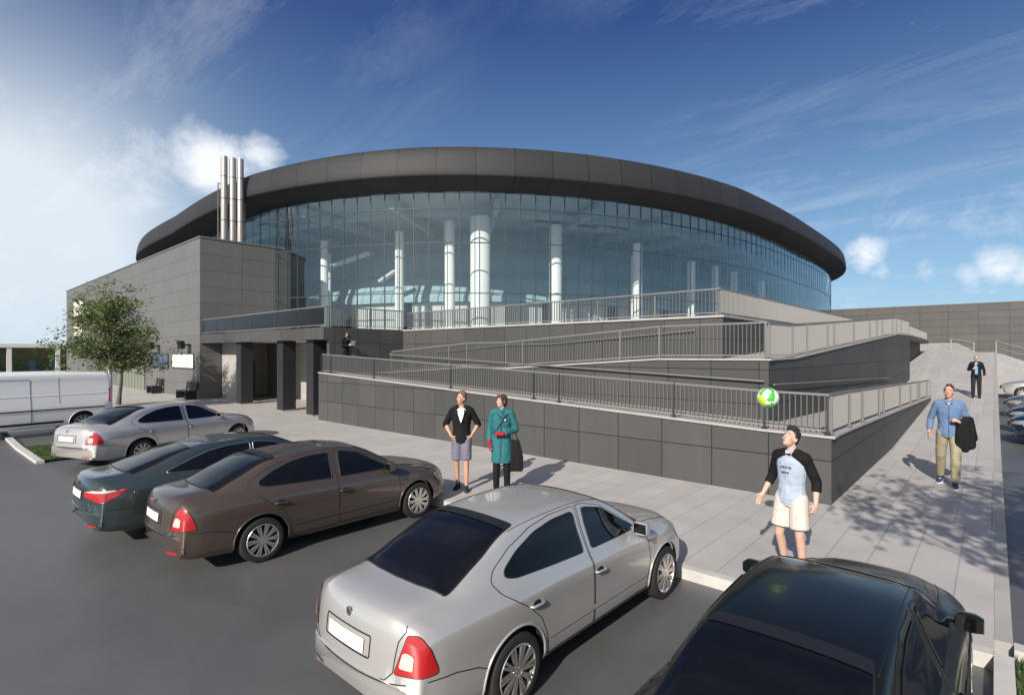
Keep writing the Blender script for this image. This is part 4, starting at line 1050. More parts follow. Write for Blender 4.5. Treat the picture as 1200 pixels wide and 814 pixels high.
        put('mirror_glass', MB().add([(c.x-.047,c.y-.085,c.z-.055),(c.x-.047,c.y+.085,c.z-.055),(c.x-.047,c.y+.08,c.z+.055),(c.x-.047,c.y-.08,c.z+.055)], [(0,1,2,3)]), M['carglass'], mi_)
        # lamps
        if lux:
            tl = rounded([(sg*.36,.80),(sg*.80,.72),(sg*.84,.80),(sg*.84,.90),(sg*.60,.90),(sg*.38,.86)] if sg > 0 else [(sg*.38,.86),(sg*.60,.90),(sg*.84,.90),(sg*.84,.80),(sg*.80,.72),(sg*.36,.80)], .02)
            put('tail_light', patch(tl, E_r(.010), .035), M['red']); li = len(K)-1
            top_ = [(sg*.42,.862),(sg*.62,.862),(sg*.83,.872),(sg*.83,.90),(sg*.60,.895)]
            put('clear_lens', patch(top_ if sg > 0 else top_[::-1], E_r(.014), .03), M['lampclear'], li)
            put('tail_light_tip', patch(rounded([(-2.325,.73),(-2.02,.865),(-2.05,.885),(-2.25,.875),(-2.30,.80)], .02), S_(sg, .010), .035), M['red'], li)
        else:
            tl = [(sg*.595,.645),(sg*.775,.645),(sg*.79,.70),(sg*.775,.855),(sg*.735,.915),(sg*.675,.93)]
            tl = [(-1.205,.655),(-.875,.655),(-.875,.70),(-.925,.84),(-.985,.915),(-1.03,.935),(-1.10,.935)]
            put('tail_light', patch(rounded(tl, .025), corner(sg, .008), .03), M['red']); li = len(K)-1
            put('lamp_gap', line_on(rounded(tl, .025), corner(sg, .004), .005), M['seam'], li)
            cl = [(-1.165,.71),(-1.055,.70),(-1.045,.80),(-1.10,.825),(-1.135,.815)]
            put('clear_lens', patch(rounded(cl, .02), corner(sg, .014), .03), M['lampclear'], li)
        hl = [(sg*.46,.60),(sg*.74,.62),(sg*.78,.72),(sg*.70,.745),(sg*.46,.70)]
        put('headlight', patch(rounded(hl if sg > 0 else hl[::-1], .02), E_f(.010), .035), M['headclear']); hi = len(K)-1
        put('headlight_side', patch(rounded([(2.12,.56),(2.0,.60),(1.84,.72),(1.90,.735),(2.09,.665)], .02), S_(sg, .010), .035), M['headclear'], hi)
        put('reflector', patch([(sg*.52,.345),(sg*.72,.345),(sg*.72,.375),(sg*.52,.375)] if sg > 0 else [(sg*.72,.345),(sg*.52,.345),(sg*.52,.375),(sg*.72,.375)], E_r(.014), .04), M['red'])
        put('roof_ditch', line_on([(-1.08, sg*.535),(-.6, sg*.535),(.0, sg*.535),(.28, sg*.535)], T_(.001), .0035, False), M['seam'])
        put('bonnet_seam', line_on([(1.06, sg*.66),(1.5, sg*.63),(1.9, sg*.58),(2.06, sg*.5)], T_(.001), .004, False), M['seam'])
        put('bumper_seam', line_on([(-2.30,.615),(-2.0,.60),(-1.75,.55),(-1.64,.50)], S_(sg, .002), .004, False), M['seam'])
    rg = rounded([(-1.045,-.505),(-1.045,.505),(-1.40,.565),(-1.86,.60),(-1.89,.30),(-1.90,.0),(-1.89,-.30),(-1.86,-.60),(-1.40,-.565)], .04)
    put('rear_window', patch(rg, T_(.007), .06), M['carglass']); ri = len(K)-1
    put('window_frame', line_on(rg, T_(.006), .008), M['black'], ri)
    if kind != 'lux':
        put('spoiler_band', patch(rounded([(-.985,-.50),(-.985,.50),(-1.10,.522),(-1.10,-.522)], .02), T_(.014), .05), M['black'], ri)
    ws_ = rounded([(.30,-.52),(.30,.52),(.62,.60),(1.0,.68),(1.035,.0),(1.0,-.68),(.62,-.60)], .05)
    put('windshield', patch(ws_, T_(.007), .06), M['carglass']); wi_ = len(K)-1
    put('wiper', MB().tube([shp.top(1.02, .5, .02), shp.top(.86, .05, .022)], .008, 6).tube([shp.top(1.03, -.05, .02), shp.top(.88, -.5, .022)], .008, 6), M['black'], wi_)
    put('grille', patch(rounded([(-.40,.52),(.40,.52),(.42,.66),(-.42,.66)], .04), E_f(.012), .05), M['black'])
    put('grille_surround', line_on(rounded([(-.41,.51),(.41,.51),(.43,.67),(-.43,.67)], .04), E_f(.012), .009), M['chrome'])
    put('boot_lid', line_on([(-.625,.985),(-.64,.95),(-.60,.88),(-.575,.66),(-.50,.59),(.50,.59),(.575,.66),(.60,.88),(.64,.95),(.625,.985)], E_r(.001), .0045, False), M['seam']); bi = len(K)-1
    if 0: put('boot_edge', line_on([(-1.93,-.62),(-1.965,-.3),(-1.97,0),(-1.965,.3),(-1.93,.62)], T_(.001), .004, False), M['seam'], bi)
    put('bumper_line', line_on([(-.69,.592),(-.5,.572),(0,.567),(.5,.572),(.69,.592)], E_r(.002), .0045, False), M['seam'])
    if 0: put('lower_bumper', patch(rounded([(-.62,.31),(.62,.31),(.66,.33),(-.66,.33)], .01), E_r(.012), .06), M['black'])
    zp = .775 if not lux else .80
    rec = rounded([(-.33,zp-.075),(.33,zp-.075),(.33,zp+.085),(-.33,zp+.085)], .02)
    put('plate_recess', line_on(rec, E_r(.002), .006), M['seam'])
    put('number_plate', patch(rounded([(-.265,zp-.055),(.265,zp-.055),(.265,zp+.055),(-.265,zp+.055)], .01), E_r(.012), .05), M['plate'])
    c = shp.end(0, .955, True, .006); put('badge', MB().lathe([(.032,-.004),(.038,.0),(.038,.004),(.03,.008),(.008,.009)], 20, (0,0,0), 'x'), M['chrome'], None, 40)
    nm, mb, mt, pr, sm, lb = K[-1]
    mb.v = [(c[0]+.0-v[0], v[1], c[2]+v[2]) for v in mb.v]
    _kit[kind] = (K, ax, R_, .765); return _kit[kind]
_mesh_cache = {}
def car(kind, name, label, cat, loc, heading, pm, scale=(1,1,1), group=None):
    """heading: direction of the nose, radians from +x"""
    K, ax, R_, tw = car_kit(kind); t = thing(name, label, cat, loc, heading, group, static=False); t.scale = scale; made = []
    for i, (nm, mb, mt, pr, sm, lb) in enumerate(K):
        key = (kind, i); par = made[pr] if pr is not None else t
        if isinstance(mb, bpy.types.Mesh):
            me = mb.copy(); me.materials[0] = pm; o = link(bpy.data.objects.new(nm, me), par)
        elif mt == 'paint':
            o = build(nm, mb, pm, par, smooth=sm, local=True)
        elif key in _mesh_cache: o = link(bpy.data.objects.new(nm, _mesh_cache[key]), par)
        else:
            o = build(nm, mb, mt, par, smooth=sm, local=True); _mesh_cache[key] = o.data
        made.append(o)
    for x in ax:
        for sg in (-1, 1): add_wheel(t, x, tw+.03, R_, sg, scale[2]/scale[0])
    return t
P_SILV = paint('silver_paint', (.52, .505, .485), .45, .25)
P_BRN = paint('brown_paint', (.100,.075,.060), .45, .30)
P_TEAL = paint('teal_paint', (.042,.060,.062), .4, .28)
P_BLK = mat('black_paint', (.006,.0078,.005), .22, spec=.30, coat=.25, coat_r=.04)
P_WHT = paint('white_van_paint', (.80,.785,.76), .0, .4)
P_BLU = paint('blue_paint', (.016,.028,.065), .5, .3)
P_GRY = paint('grey_paint', (.16,.165,.17), .6, .3)
g_ = 'cars parked nose in along the plaza kerb'
car('oct', 'parked_car', 'silver saloon nearest the middle, its tail and red rear lamps facing us', 'car', (-3.50, 4.36, 0), R(90), P_SILV, scale=(.97,.86,.91), group=g_)
car('oct', 'parked_car', 'metallic brown saloon parked between the dark teal car and the near silver one', 'car', (-7.92, 4.32, 0), R(90), P_BRN, scale=(.99,.88,.92), group=g_)
car('lux', 'parked_car', 'dark teal saloon with chrome framed windows, half hidden behind the brown car', 'car', (-9.95, 3.95, 0), R(91), P_TEAL, scale=(1.02,.90,.91), group=g_)
car('oct', 'parked_car', 'silver saloon beside the grass island, in front of the tree and the white van', 'car', (-17.0, 4.75, 0), R(112), P_SILV, scale=(1.12,.98,.96), group=g_)
car('oct', 'parked_car', 'black car seen from above close up, with its roof and dark rear window', 'car', (-.87, 4.30, 0), R(90), P_BLK, scale=(1.0,.82,.82), group=g_)
car('van', 'parked_van', 'white panel van cut off by the left border, parked before the tree', 'van', (-24.07, 1.97, 0), R(-80), P_WHT)
g2 = 'cars in the side parking lot'
for x, y, p, lb, k in ((2.42, 40.0, P_SILV, 'silver car with its nose at the path, farthest back of the side parking lot row', 'oct'), (2.5, 31.0, P_GRY, 'grey car in the side parking lot between the silver and the two blue cars', 'oct'),
                       (2.5, 25.6, P_BLU, 'dark blue car in the side parking lot, just behind the nearest blue one', 'lux'), (2.5, 22.4, P_BLU, 'blue car nearest us in the side parking lot row', 'oct')):
    car(k, 'parked_car', lb, 'car', (x, y, lot_z(y)), R(180), p, group=g2)
# ---------------------------------------------------------------- trees
LEAF = [None, None]
def leaf_mat(name, col, tl):
    m, nt, b = nodes_of(name); L = nt.links; n = nt.nodes
    g = n.new('ShaderNodeNewGeometry'); t = n.new('ShaderNodeTexNoise'); t.inputs['Scale'].default_value = 1.6; t.inputs['Detail'].default_value = 5; L.new(g.outputs['Position'], t.inputs['Vector'])
    r = n.new('ShaderNodeValToRGB'); e = r.color_ramp.elements; e[0].position = .32; e[1].position = .68
    e[0].color = (*[c*.6 for c in col], 1); e[1].color = (*[c*1.35 for c in col], 1); L.new(t.outputs[0], r.inputs[0]); L.new(r.outputs[0], b.inputs['Base Color'])
    b.inputs['Roughness'].default_value = .55; b.inputs['Specular IOR Level'].default_value = .3
    td = n.new('ShaderNodeBsdfTranslucent'); td.inputs[0].default_value = (*tl, 1); mx = n.new('ShaderNodeMixShader'); mx.inputs[0].default_value = .35
    o = n['Material Output']; L.new(b.outputs[0], mx.inputs[1]); L.new(td.outputs[0], mx.inputs[2]); L.new(mx.outputs[0], o.inputs[0]); return m
LEAF = [leaf_mat('leaf_bright', (.21,.26,.11), (.28,.35,.13)), leaf_mat('leaf_dark', (.095,.135,.05), (.13,.18,.05))]
BARK = mat('pale_bark', (.42,.40,.37), .85, var=.35, vscale=7, bump=.6, bscale=25)
BARKD = mat('dark_bark', (.11,.10,.09), .9, var=.3, vscale=6, bump=.6, bscale=25)
def tree(name, label, loc, h, crown, bark, seed, n_br=16, leaves=5200, leaf=.085, lean=(0, 0), group=None):
    """crown: list of (cx, cy, cz, rx, ry, rz) lobes relative to the foot"""
    rd = random.Random(seed); t = thing(name, label, 'tree', loc, group=group); O = Vector(loc)
    tr = MB(); top = Vector((lean[0], lean[1], h*.82)); path = []; rad = []
    for i in range(9):
        u = i/8; path.append(O + Vector((lean[0]*u+.05*math.sin(u*7+seed), lean[1]*u+.05*math.cos(u*5+seed), h*.82*u))); rad.append(.085*(1-u)**.8+.014)
    rad[0] *= 1.35; tr.tube(path, rad, 9); tips = []
    for k in range(n_br):
        c = crown[k % len(crown)]; a = rd.uniform(0, 6.28); q = rd.uniform(.45, .95); e = rd.uniform(-.7, .9)
        P = O + Vector((c[0]+c[3]*q*math.cos(a)*math.sqrt(max(0, 1-e*e)), c[1]+c[4]*q*math.sin(a)*math.sqrt(max(0, 1-e*e)), c[2]+c[5]*q*e))
        b0 = O + Vector((lean[0]*.5, lean[1]*.5, rd.uniform(h*.34, min(max(P.z-O.z-.3, h*.36), h*.74))))
        md = b0.lerp(P, .5) + Vector((rd.uniform(-.15,.15), rd.uniform(-.15,.15), rd.uniform(.0,.25)))
        tr.tube([b0, b0.lerp(md, .5)+Vector((0,0,.04)), md, md.lerp(P, .55), P], [.036,.03,.022,.014,.005], 6); tips.append((md, .5)); tips.append((P, 1))
        for _ in range(3):
            Q = P + Vector((rd.gauss(0,.4), rd.gauss(0,.4), rd.gauss(.05,.3))); tr.tube([md.lerp(P, rd.uniform(.3,.9)), md.lerp(Q,.7), Q], [.012,.008,.003], 5); tips.append((Q, 1))
    build('trunk', tr, bark, t, smooth=60)
    lf = MB()
    for _ in range(leaves):
        p0, w_ = rd.choice(tips)
        if rd.random() > w_: continue
        p = p0 + Vector((rd.gauss(0,.20), rd.gauss(0,.20), rd.gauss(0,.13)))
        a = rd.uniform(0, 6.28); b_ = rd.uniform(-.9, .5); d = Vector((math.cos(a)*math.cos(b_), math.sin(a)*math.cos(b_), math.sin(b_)))
        s = d.cross(Vector((rd.uniform(-.4,.4), rd.uniform(-.4,.4), 1))).normalized(); u = s.cross(d); L_ = leaf*rd.uniform(.7, 1.5); wd = L_*.36
        lf.add([p, p+d*L_*.5+s*wd+u*L_*.08, p+d*L_, p+d*L_*.5-s*wd+u*L_*.08], [(0,1,2,3)], 0 if rd.random() < .6 else 1)
    o = build('crown', lf, LEAF, t); return t
def spot(px, py, z=.124):
    d = 628*(2.75-z)/(py-413); r = pixray(px); return (r[0]*d, r[1]*d, z)
p = spot(127.5, 482.5)
tree('tree', 'slim tree with pale bark and airy green crown in front of the grey box', p, 5.3, [(-.25,0,3.9,1.1,1.1,1.2),(-.9,-.2,2.75,1.2,1.2,.85),(.45,.3,3.1,1.15,1.2,1.2),(.0,.1,4.5,.75,.75,.7),(-.2,0,2.3,1.5,1.4,.5)], BARK, 5, 46, 14500, .115)
p = spot(139, 474)
tree('tree', 'second tree with a dark trunk just behind the pale barked one', p, 4.6, [(.6,.5,3.0,1.0,1.1,1.1),(.9,.6,2.3,.9,1.0,.6),(.2,.2,2.6,1.2,1.2,.8)], BARKD, 11, 28, 7500, .115, lean=(.2,.1))
tree('tree', 'full crowned tree just outside the view that shades the uphill path', (3.1, 1.2, 0), 8.2, [(0,0,6.4,2.2,2.2,1.5),(.8,.5,5.3,1.8,1.8,1.1),(-.9,.3,5.6,1.6,1.8,1.2)], BARKD, 21, 34, 4300, .13)

# ---------------------------------------------------------------- people
def fabric(name, col, var=.16, wr=.9):
    m = mat(name, col, .85, var=var, vscale=6, bump=wr, bscale=10, spec=.2); 
    for n in m.node_tree.nodes:
        if n.type == 'BUMP': n.inputs['Distance'].default_value = .03
    return m
SKIN = mat('skin', (.50,.285,.20), .5, var=.10, vscale=8, spec=.35); SKIN2 = mat('skin_pale', (.56,.36,.28), .5, var=.10, vscale=8, spec=.35)
EYEW = mat('eye_white', (.75,.72,.68), .25); IRIS = mat('iris_dark', (.03,.022,.016), .2); LIP = mat('lips', (.38,.14,.11), .45); MOUTH = mat('mouth_dark', (.08,.02,.02), .5)
HAIR_B = mat('hair_brown', (.055,.030,.018), .55, var=.5, vscale=40, bump=.8, bscale=90); HAIR_D = mat('hair_dark', (.012,.010,.009), .5, var=.4, vscale=40, bump=.8, bscale=90)
HAIR_S = mat('hair_sandy', (.17,.095,.045), .55, var=.4, vscale=40, bump=.8, bscale=90); HAIR_G = mat('hair_grey', (.22,.21,.20), .55, var=.3, vscale=40, bump=.8, bscale=90)
def remesh_obj(name, mb, m, parent, vox=.008, sm=4):
    o = build(name, mb, m, parent, local=True, recalc=False)
    r = o.modifiers.new('r', 'REMESH'); r.mode = 'VOXEL'; r.voxel_size = vox; r.use_smooth_shade = True
    if sm: s = o.modifiers.new('s', 'SMOOTH'); s.iterations = sm; s.factor = .5
    dg = bpy.context.evaluated_depsgraph_get(); me = bpy.data.meshes.new_from_object(o.evaluated_get(dg))
    o.modifiers.clear(); old = o.data; o.data = me; bpy.data.meshes.remove(old); me.name = name
    if not me.materials: me.materials.append(m)
    me.polygons.foreach_set('use_smooth', [True]*len(me.polygons)); me.update(); return o
def hand(mb, wrist, d, n, thumb, curl=.5, k=1.0):
    """wrist, finger direction, palm normal (fingers curl towards it), thumb side"""
    W_ = Vector(wrist); d = Vector(d).normalized(); n = (Vector(n) - d*Vector(n).dot(d)).normalized(); s = d.cross(n) if d.cross(n).dot(Vector(thumb)) > 0 else -d.cross(n); s.normalize()
    c = W_ + d*.05*k; mb.cap(W_, W_+d*.03*k, .026*k, .028*k, 8)
    for q in (-.026, -.009, .009, .026): mb.cap(W_+d*.02*k+s*q*.7*k, W_+d*.088*k+s*q*k, .0155*k, .013*k, 8)
    for q, L_ in ((.029,.070),(.0098,.080),(-.0098,.074),(-.028,.056)):
        a = W_+d*.09*k+s*q*k; e = curl
        b = a + (d*math.cos(e*.5)+n*math.sin(e*.5))*L_*.45*k; c2 = b + (d*math.cos(e*1.2)+n*math.sin(e*1.2))*L_*.32*k; c3 = c2 + (d*math.cos(e*2)+n*math.sin(e*2))*L_*.26*k
        mb.cap(a, b, .0098*k, .009*k, 7); mb.cap(b, c2, .009*k, .0082*k, 7); mb.cap(c2, c3, .0082*k, .0068*k, 7)
    a = W_+d*.028*k+s*.026*k; b = a+(d*.62+s*.7+n*.25).normalized()*.040*k; c2 = b+(d*.85+s*.25+n*.45).normalized()*.034*k
    mb.cap(a, b, .0135*k, .011*k, 7); mb.cap(b, c2, .011*k, .0085*k, 7)
def head_frame(J):
    yaw, pitch = J.get('yaw', 0), J.get('pitch', 0)      # yaw<0 looks to the person's right, pitch>0 looks up
    Rm = Matrix.Rotation(R(yaw), 3, 'Z') @ Matrix.Rotation(R(-pitch), 3, 'X'); return Vector(J['head']), Rm
def add_head(mb, J):
    c, Rm = head_frame(J); P = lambda x, y, z: c + Rm @ Vector((x, y, z))
    mb.ball(P(0,.014,.025), .075, .094, .098, 16, rot=Rm); mb.ball(P(0,-.022,-.035), .061, .068, .078, 14, rot=Rm)
    mb.ball(P(0,-.058,-.088), .030, .026, .024, 10, rot=Rm); mb.ball(P(0,-.052,-.062), .046, .034, .034, 10, rot=Rm)
    mb.cap(P(0,-.086,.012), P(0,-.108,-.020), .0085, .0135, 8); mb.ball(P(.010,-.096,-.024), .010, .010, .008, 8, rot=Rm); mb.ball(P(-.010,-.096,-.024), .010, .010, .008, 8, rot=Rm)
    for s in (-1, 1):
        mb.ball(P(s*.076,.012,-.008), .011, .020, .032, 8, rot=Rm @ Matrix.Rotation(R(-s*18), 3, 'Z')); mb.ball(P(s*.036,-.062,-.025), .026, .024, .024, 8, rot=Rm)
        mb.cap(P(s*.014,-.083,.024), P(s*.048,-.072,.022), .009, .008, 6)
    mb.ball(P(0,-.083,-.054), .024, .012, .007, 8, rot=Rm); mb.ball(P(0,-.080,-.066), .020, .012, .008, 8, rot=Rm)
def face_parts(t, J, hairm, k=1):
    c, Rm = head_frame(J); P = lambda x, y, z: c + Rm @ Vector((x, y, z))
    for s in (-1, 1):
        e = build('eye', MB().ball(P(s*.031,-.0755,.004), .0135, .011, .0085, 10, rot=Rm), EYEW, t, smooth=180, local=True)
        build('iris', MB().ball(P(s*.031,-.084,.004), .0062, .004, .0062, 8, rot=Rm), IRIS, e, smooth=180, local=True)
        build('eyebrow', MB().tube([P(s*.014,-.091,.024), P(s*.032,-.088,.031), P(s*.050,-.078,.025)], [.003,.0042,.0025], 6), hairm, t, smooth=180, local=True)
    build('lips', MB().tube([P(-.023,-.086,-.060), P(-.008,-.0945,-.0585), P(.008,-.0945,-.0585), P(.023,-.086,-.060)], [.003,.0055,.0055,.003], 6), LIP, t, smooth=180, local=True)
def add_hair(t, J, m, style):
    c, Rm = head_frame(J); P = lambda x, y, z: c + Rm @ Vector((x, y, z)); rd = random.Random(style); mb = MB()
    if style == 'bob':
        mb.ball(P(0,.028,.030), .088, .098, .102, 16, rot=Rm); mb.ball(P(0,.055,-.03), .076, .066, .078, 14, rot=Rm)
        for s in (-1, 1): mb.cap(P(s*.062,-.036,.070), P(s*.080,.0,-.045), .024, .018, 8); mb.cap(P(s*.02,-.070,.093), P(s*.055,-.056,.060), .026, .016, 8)
    elif style == 'long':
        mb.ball(P(0,.026,.030), .086, .096, .100, 16, rot=Rm); mb.cap(P(0,.07,.0), P(0,.085,-.17), .070, .045, 12)
        for s in (-1, 1): mb.cap(P(s*.062,-.03,.065), P(s*.078,.02,-.10), .022, .018, 8)
    else:
        mb.ball(P(0,.026,.036), .0805, .093, .098, 16, rot=Rm); mb.ball(P(0,.058,-.008), .070, .054, .062, 12, rot=Rm)
        for s in (-1, 1): mb.cap(P(s*.070,-.010,.055), P(s*.076,.006,.012), .014, .007, 8)
        n = 46 if style == 'quiff' else 30
        for _ in range(n):
            a = rd.uniform(0, 6.28); e = rd.uniform(.35, 1.4); q = Vector((.078*math.cos(a)*math.cos(e), .02+.090*math.sin(a)*math.cos(e), .036+.094*math.sin(e)))
            L_ = .030 if style != 'quiff' else .045; f = Vector((rd.gauss(0,.3), -.5+rd.gauss(0,.3), .8)) * L_
            if q.y < -.045 and q.z < .09: continue
            mb.cap(P(*q), P(*(q+f)), .015, .004, 6)
        if style == 'quiff':
            for x in (-.04,-.02,0,.02,.04): mb.cap(P(x,-.048,.100), P(x*1.1,-.062,.150), .020, .007, 7)
    remesh_obj('hair', mb, m, t, .005, 2)
BASE = dict(head=(0,-.02,1.675), neck=(0,.012,1.50), chest=(0,.01,1.30), pelvis=(0,.01,.97),
            sh_r=(-.185,.012,1.455), sh_l=(.185,.012,1.455), el_r=(-.25,.03,1.17), el_l=(.25,.03,1.17), wr_r=(-.27,-.04,.93), wr_l=(.27,-.04,.93),
            hip_r=(-.095,.01,.95), hip_l=(.095,.01,.95), kn_r=(-.105,-.015,.52), kn_l=(.105,-.015,.52), an_r=(-.11,.03,.095), an_l=(.11,.03,.095))
def V3(J, k): return Vector(J[k])
def torso_rows(J, g=0.0, z0=.93, z1=1.50):
    c, p = V3(J, 'chest'), V3(J, 'pelvis'); rows = []
    tab = [(.90,.150,.108),(.97,.165,.115),(1.05,.152,.108),(1.13,.145,.104),(1.22,.158,.112),(1.32,.175,.122),(1.40,.182,.116),(1.455,.150,.092),(1.50,.085,.070)]
    for z, rx, ry in tab:
        if z < z0-.001 or z > z1+.001: continue
        u = (z-p.z)/(c.z-p.z); q = p.lerp(c, u); rows.append((q.x, q.y, z, rx+g, ry+g))
    return rows
def body_of(t, J, skin, hands=('r','l'), curl=(.5,.5), feet=True, hn=None, vox=.0075):
    mb = MB(); add_head(mb, J); mb.cap(V3(J,'neck')+Vector((0,.01,-.05)), V3(J,'head')+Vector((0,.012,-.05)), .062, .053, 12); mb.ell(torso_rows(J))
    for i, s in enumerate(('r','l')):
        a, b, c = V3(J,'sh_'+s), V3(J,'el_'+s), V3(J,'wr_'+s); mb.ball(a+Vector((0,0,-.012)), .046); mb.cap(a+Vector((0,0,-.012)), b, .046, .039, 10); mb.cap(b, b.lerp(c,.35), .040, .043, 10); mb.cap(b.lerp(c,.3), c, .043, .026, 10)
        if s in hands:
            sx = -1 if s == 'r' else 1; d = J.get('hd_'+s, (c-b).normalized()*.8+Vector((0,-.1,-.3))); n = J.get('hn_'+s, (-sx,.2,0)); th = J.get('ht_'+s, (0,-1,.1)); hand(mb, c, d, n, th, curl[i])
        a, b, c = V3(J,'hip_'+s), V3(J,'kn_'+s), V3(J,'an_'+s); mb.cap(a, b, .088, .054, 12); m_ = b.lerp(c,.3)+Vector((0,.012,0)); mb.cap(b, m_, .052, .054, 12); mb.cap(m_, c, .053, .034, 12)
        fd = Vector(J.get('fd_'+s, (-.04 if s=='r' else .04,-1,0))).normalized(); mb.cap(c+Vector((0,0,-.045))-fd*.02, c+fd*.12+Vector((0,0,-.06)), .035, .028, 8)
    return remesh_obj('body', mb, skin, t, vox, 3)
def yoke(mb, J, g=.02, u0=.20):
    n = V3(J,'neck')
    for s in ('r','l'):
        a = V3(J,'sh_'+s)
        for dy in (-.025, .03): mb.cap(Vector((n.x+(a.x-n.x)*u0, a.y+dy, 1.492)), Vector((a.x*.93, a.y+dy*.6, a.z+.004)), .040+g, .042+g, 10)
def sleeve(mb, J, s, upto=1.0, r=(.066,.055,.046), yk=True):
    a, b, c = V3(J,'sh_'+s), V3(J,'el_'+s), V3(J,'wr_'+s); e = b.lerp(c, upto) if upto > 0 else b
    mb.cap(a+Vector((0,0,-.012)), b, r[0]*.96, r[1], 12, fl=.15 if upto <= 0 else 1)
    if upto > 0: mb.cap(b, e, r[1], r[1]+(r[2]-r[1])*upto, 12, fl=.15)
    if s == 'l' and yk: yoke(mb, J, r[0]-.050, .20 if yk is True else yk)
def shoes(t, J, m, sole, lift=('r','l')):
    for s in ('r','l'):
        c = V3(J,'an_'+s); fd = Vector(J.get('fd_'+s, (-.04 if s=='r' else .04,-1,0))).normalized(); sd_ = Vector((-fd.y, fd.x, 0)); g = c.z-.095; tilt = J.get('tilt_'+s, 0)
        mb = MB(); P = lambda f, q, z: Vector((c.x,c.y,g))+fd*f+sd_*q+Vector((0,0,z - tilt*f))
        mb.cap(P(-.045,0,.050), P(.02,0,.060), .043, .045, 10); mb.cap(P(.0,0,.055), P(.14,0,.042), .044, .036, 10); mb.cap(P(.08,.008,.042), P(.165,-.006,.036), .040, .032, 10); mb.cap(P(-.03,0,.06), P(-.02,0,.115), .044, .043, 10)
        o = remesh_obj('shoe', mb, m, t, .007, 2)
        rows = []
        out = [(-.09,.0),(-.075,.036),(0,.042),(.09,.046),(.17,.036),(.20,0),(.17,-.040),(.09,-.044),(0,-.038),(-.075,-.034)]
        build('sole', MB().loft([[tuple(P(f, q, .001)) for f, q in out], [tuple(P(f*1.0, q, .026)) for f, q in out]]), sole, o, smooth=50, local=True, recalc=True)
def legs(mb, J, upto, r=(.105,.083,.066), flare=0):
    """trousers or shorts: upto 1 = knee, 2 = ankle"""
    for s in ('r','l'):
        a, b, c = V3(J,'hip_'+s), V3(J,'kn_'+s), V3(J,'an_'+s)
        mb.cap(a, a.lerp(b, min(upto, 1)), r[0], r[1]+flare if upto <= 1 else r[1], 14, fl=.12 if upto <= 1 else 1)
        if upto > 1: mb.cap(b, b.lerp(c, upto-1), r[1], r[2], 14, fl=.12)
    p = V3(J,'pelvis'); mb.ell([(p.x,p.y,p.z-.10,.150,.118),(p.x,p.y,p.z-.02,.178,.130),(p.x,p.y,p.z+.05,.168,.124),(p.x,p.y,p.z+.09,.158,.118)])
PMAT = {}
def person(label, loc, face_to, h, J, group='people around the arena'):
    d = Vector((face_to[0]-loc[0], face_to[1]-loc[1])); rz = math.atan2(d.y, d.x) + math.pi/2
    t = thing('person', label, 'person', loc, rz, group, static=False); t.scale = (h/1.80*.93, h/1.80, h/1.80); return t, dict(BASE, **J)
def held(name, label, cat, owner, c, group=None):
    """a thing of its own that hangs on or is held by a person: own origin, same turn and size"""
    M4 = Matrix.Translation(owner.location) @ owner.rotation_euler.to_matrix().to_4x4() @ Matrix.Diagonal((*owner.scale, 1))
    t = thing(name, label, cat, M4 @ Vector(c), owner.rotation_euler.z, group, static=False); t.scale = owner.scale; return t
BLKF = fabric('black_cloth', (.010,.010,.011)); WHTF = fabric('white_cloth', (.72,.72,.72), .05)
# --- man in the black zip top
t, J = person('man in an open black zip top, white tee and lilac grey shorts, hands in pockets', spot(541, 573), (-1.2, 0), 1.88,
    dict(yaw=-48, pitch=0, el_r=(-.325,.075,1.19), el_l=(.325,.075,1.19), wr_r=(-.200,-.075,1.00), wr_l=(.200,-.075,1.00), hd_r=(.62,.02,-.75), hd_l=(-.62,.02,-.75), hn_r=(.6,.5,0), hn_l=(-.6,.5,0),
         kn_r=(-.10,-.01,.52), an_r=(-.085,.07,.095), kn_l=(.10,-.075,.53), an_l=(.10,-.10,.095), fd_r=(-.25,-1,0), fd_l=(.12,-1,0)))
body_of(t, J, SKIN, curl=(.3,.3)); face_parts(t, J, HAIR_S); add_hair(t, J, HAIR_S, 'short')
mb = MB(); mb.ell(torso_rows(J, .010, 1.0)); remesh_obj('tee_shirt', mb, WHTF, t, .009, 3)
mb = MB(); rows = torso_rows(J, .026, .97, 1.46); mb.ell([(0,.008,.865,.178,.128)] + rows)
for s in ('r','l'): sleeve(mb, J, s, .10, (.068,.064,.060), .52)
mb.cap((-.085,.05,1.49), (.085,.05,1.49), .045, .045, 10); mb.cap((-.09,.03,1.49), (-.07,-.07,1.40), .035, .03, 8); mb.cap((.09,.03,1.49), (.07,-.07,1.40), .035, .03, 8)
jk = remesh_obj('hooded_top', mb, BLKF, t, .010, 4)
vp = [(-.052,-.112,1.490),(.052,-.112,1.490),(.062,-.152,1.42),(.034,-.162,1.33),(.0,-.167,1.24),(-.034,-.162,1.33),(-.062,-.152,1.42)]
build('tee_front', MB().loft([[Vector(v)+Vector((0,.02,0)) for v in vp], [Vector(v)+Vector((0,-.006,0)) for v in vp]]), WHTF, t, smooth=40, local=True, recalc=True)
mb = MB(); legs(mb, J, .93, (.108,.098,.09), .004); remesh_obj('shorts', mb, fabric('lilac_grey_cloth', (.16,.15,.20)), t, .010, 4)
shoes(t, J, fabric('dark_green_shoe', (.022,.035,.035)), mat('dark_sole', (.06,.06,.06), .7))
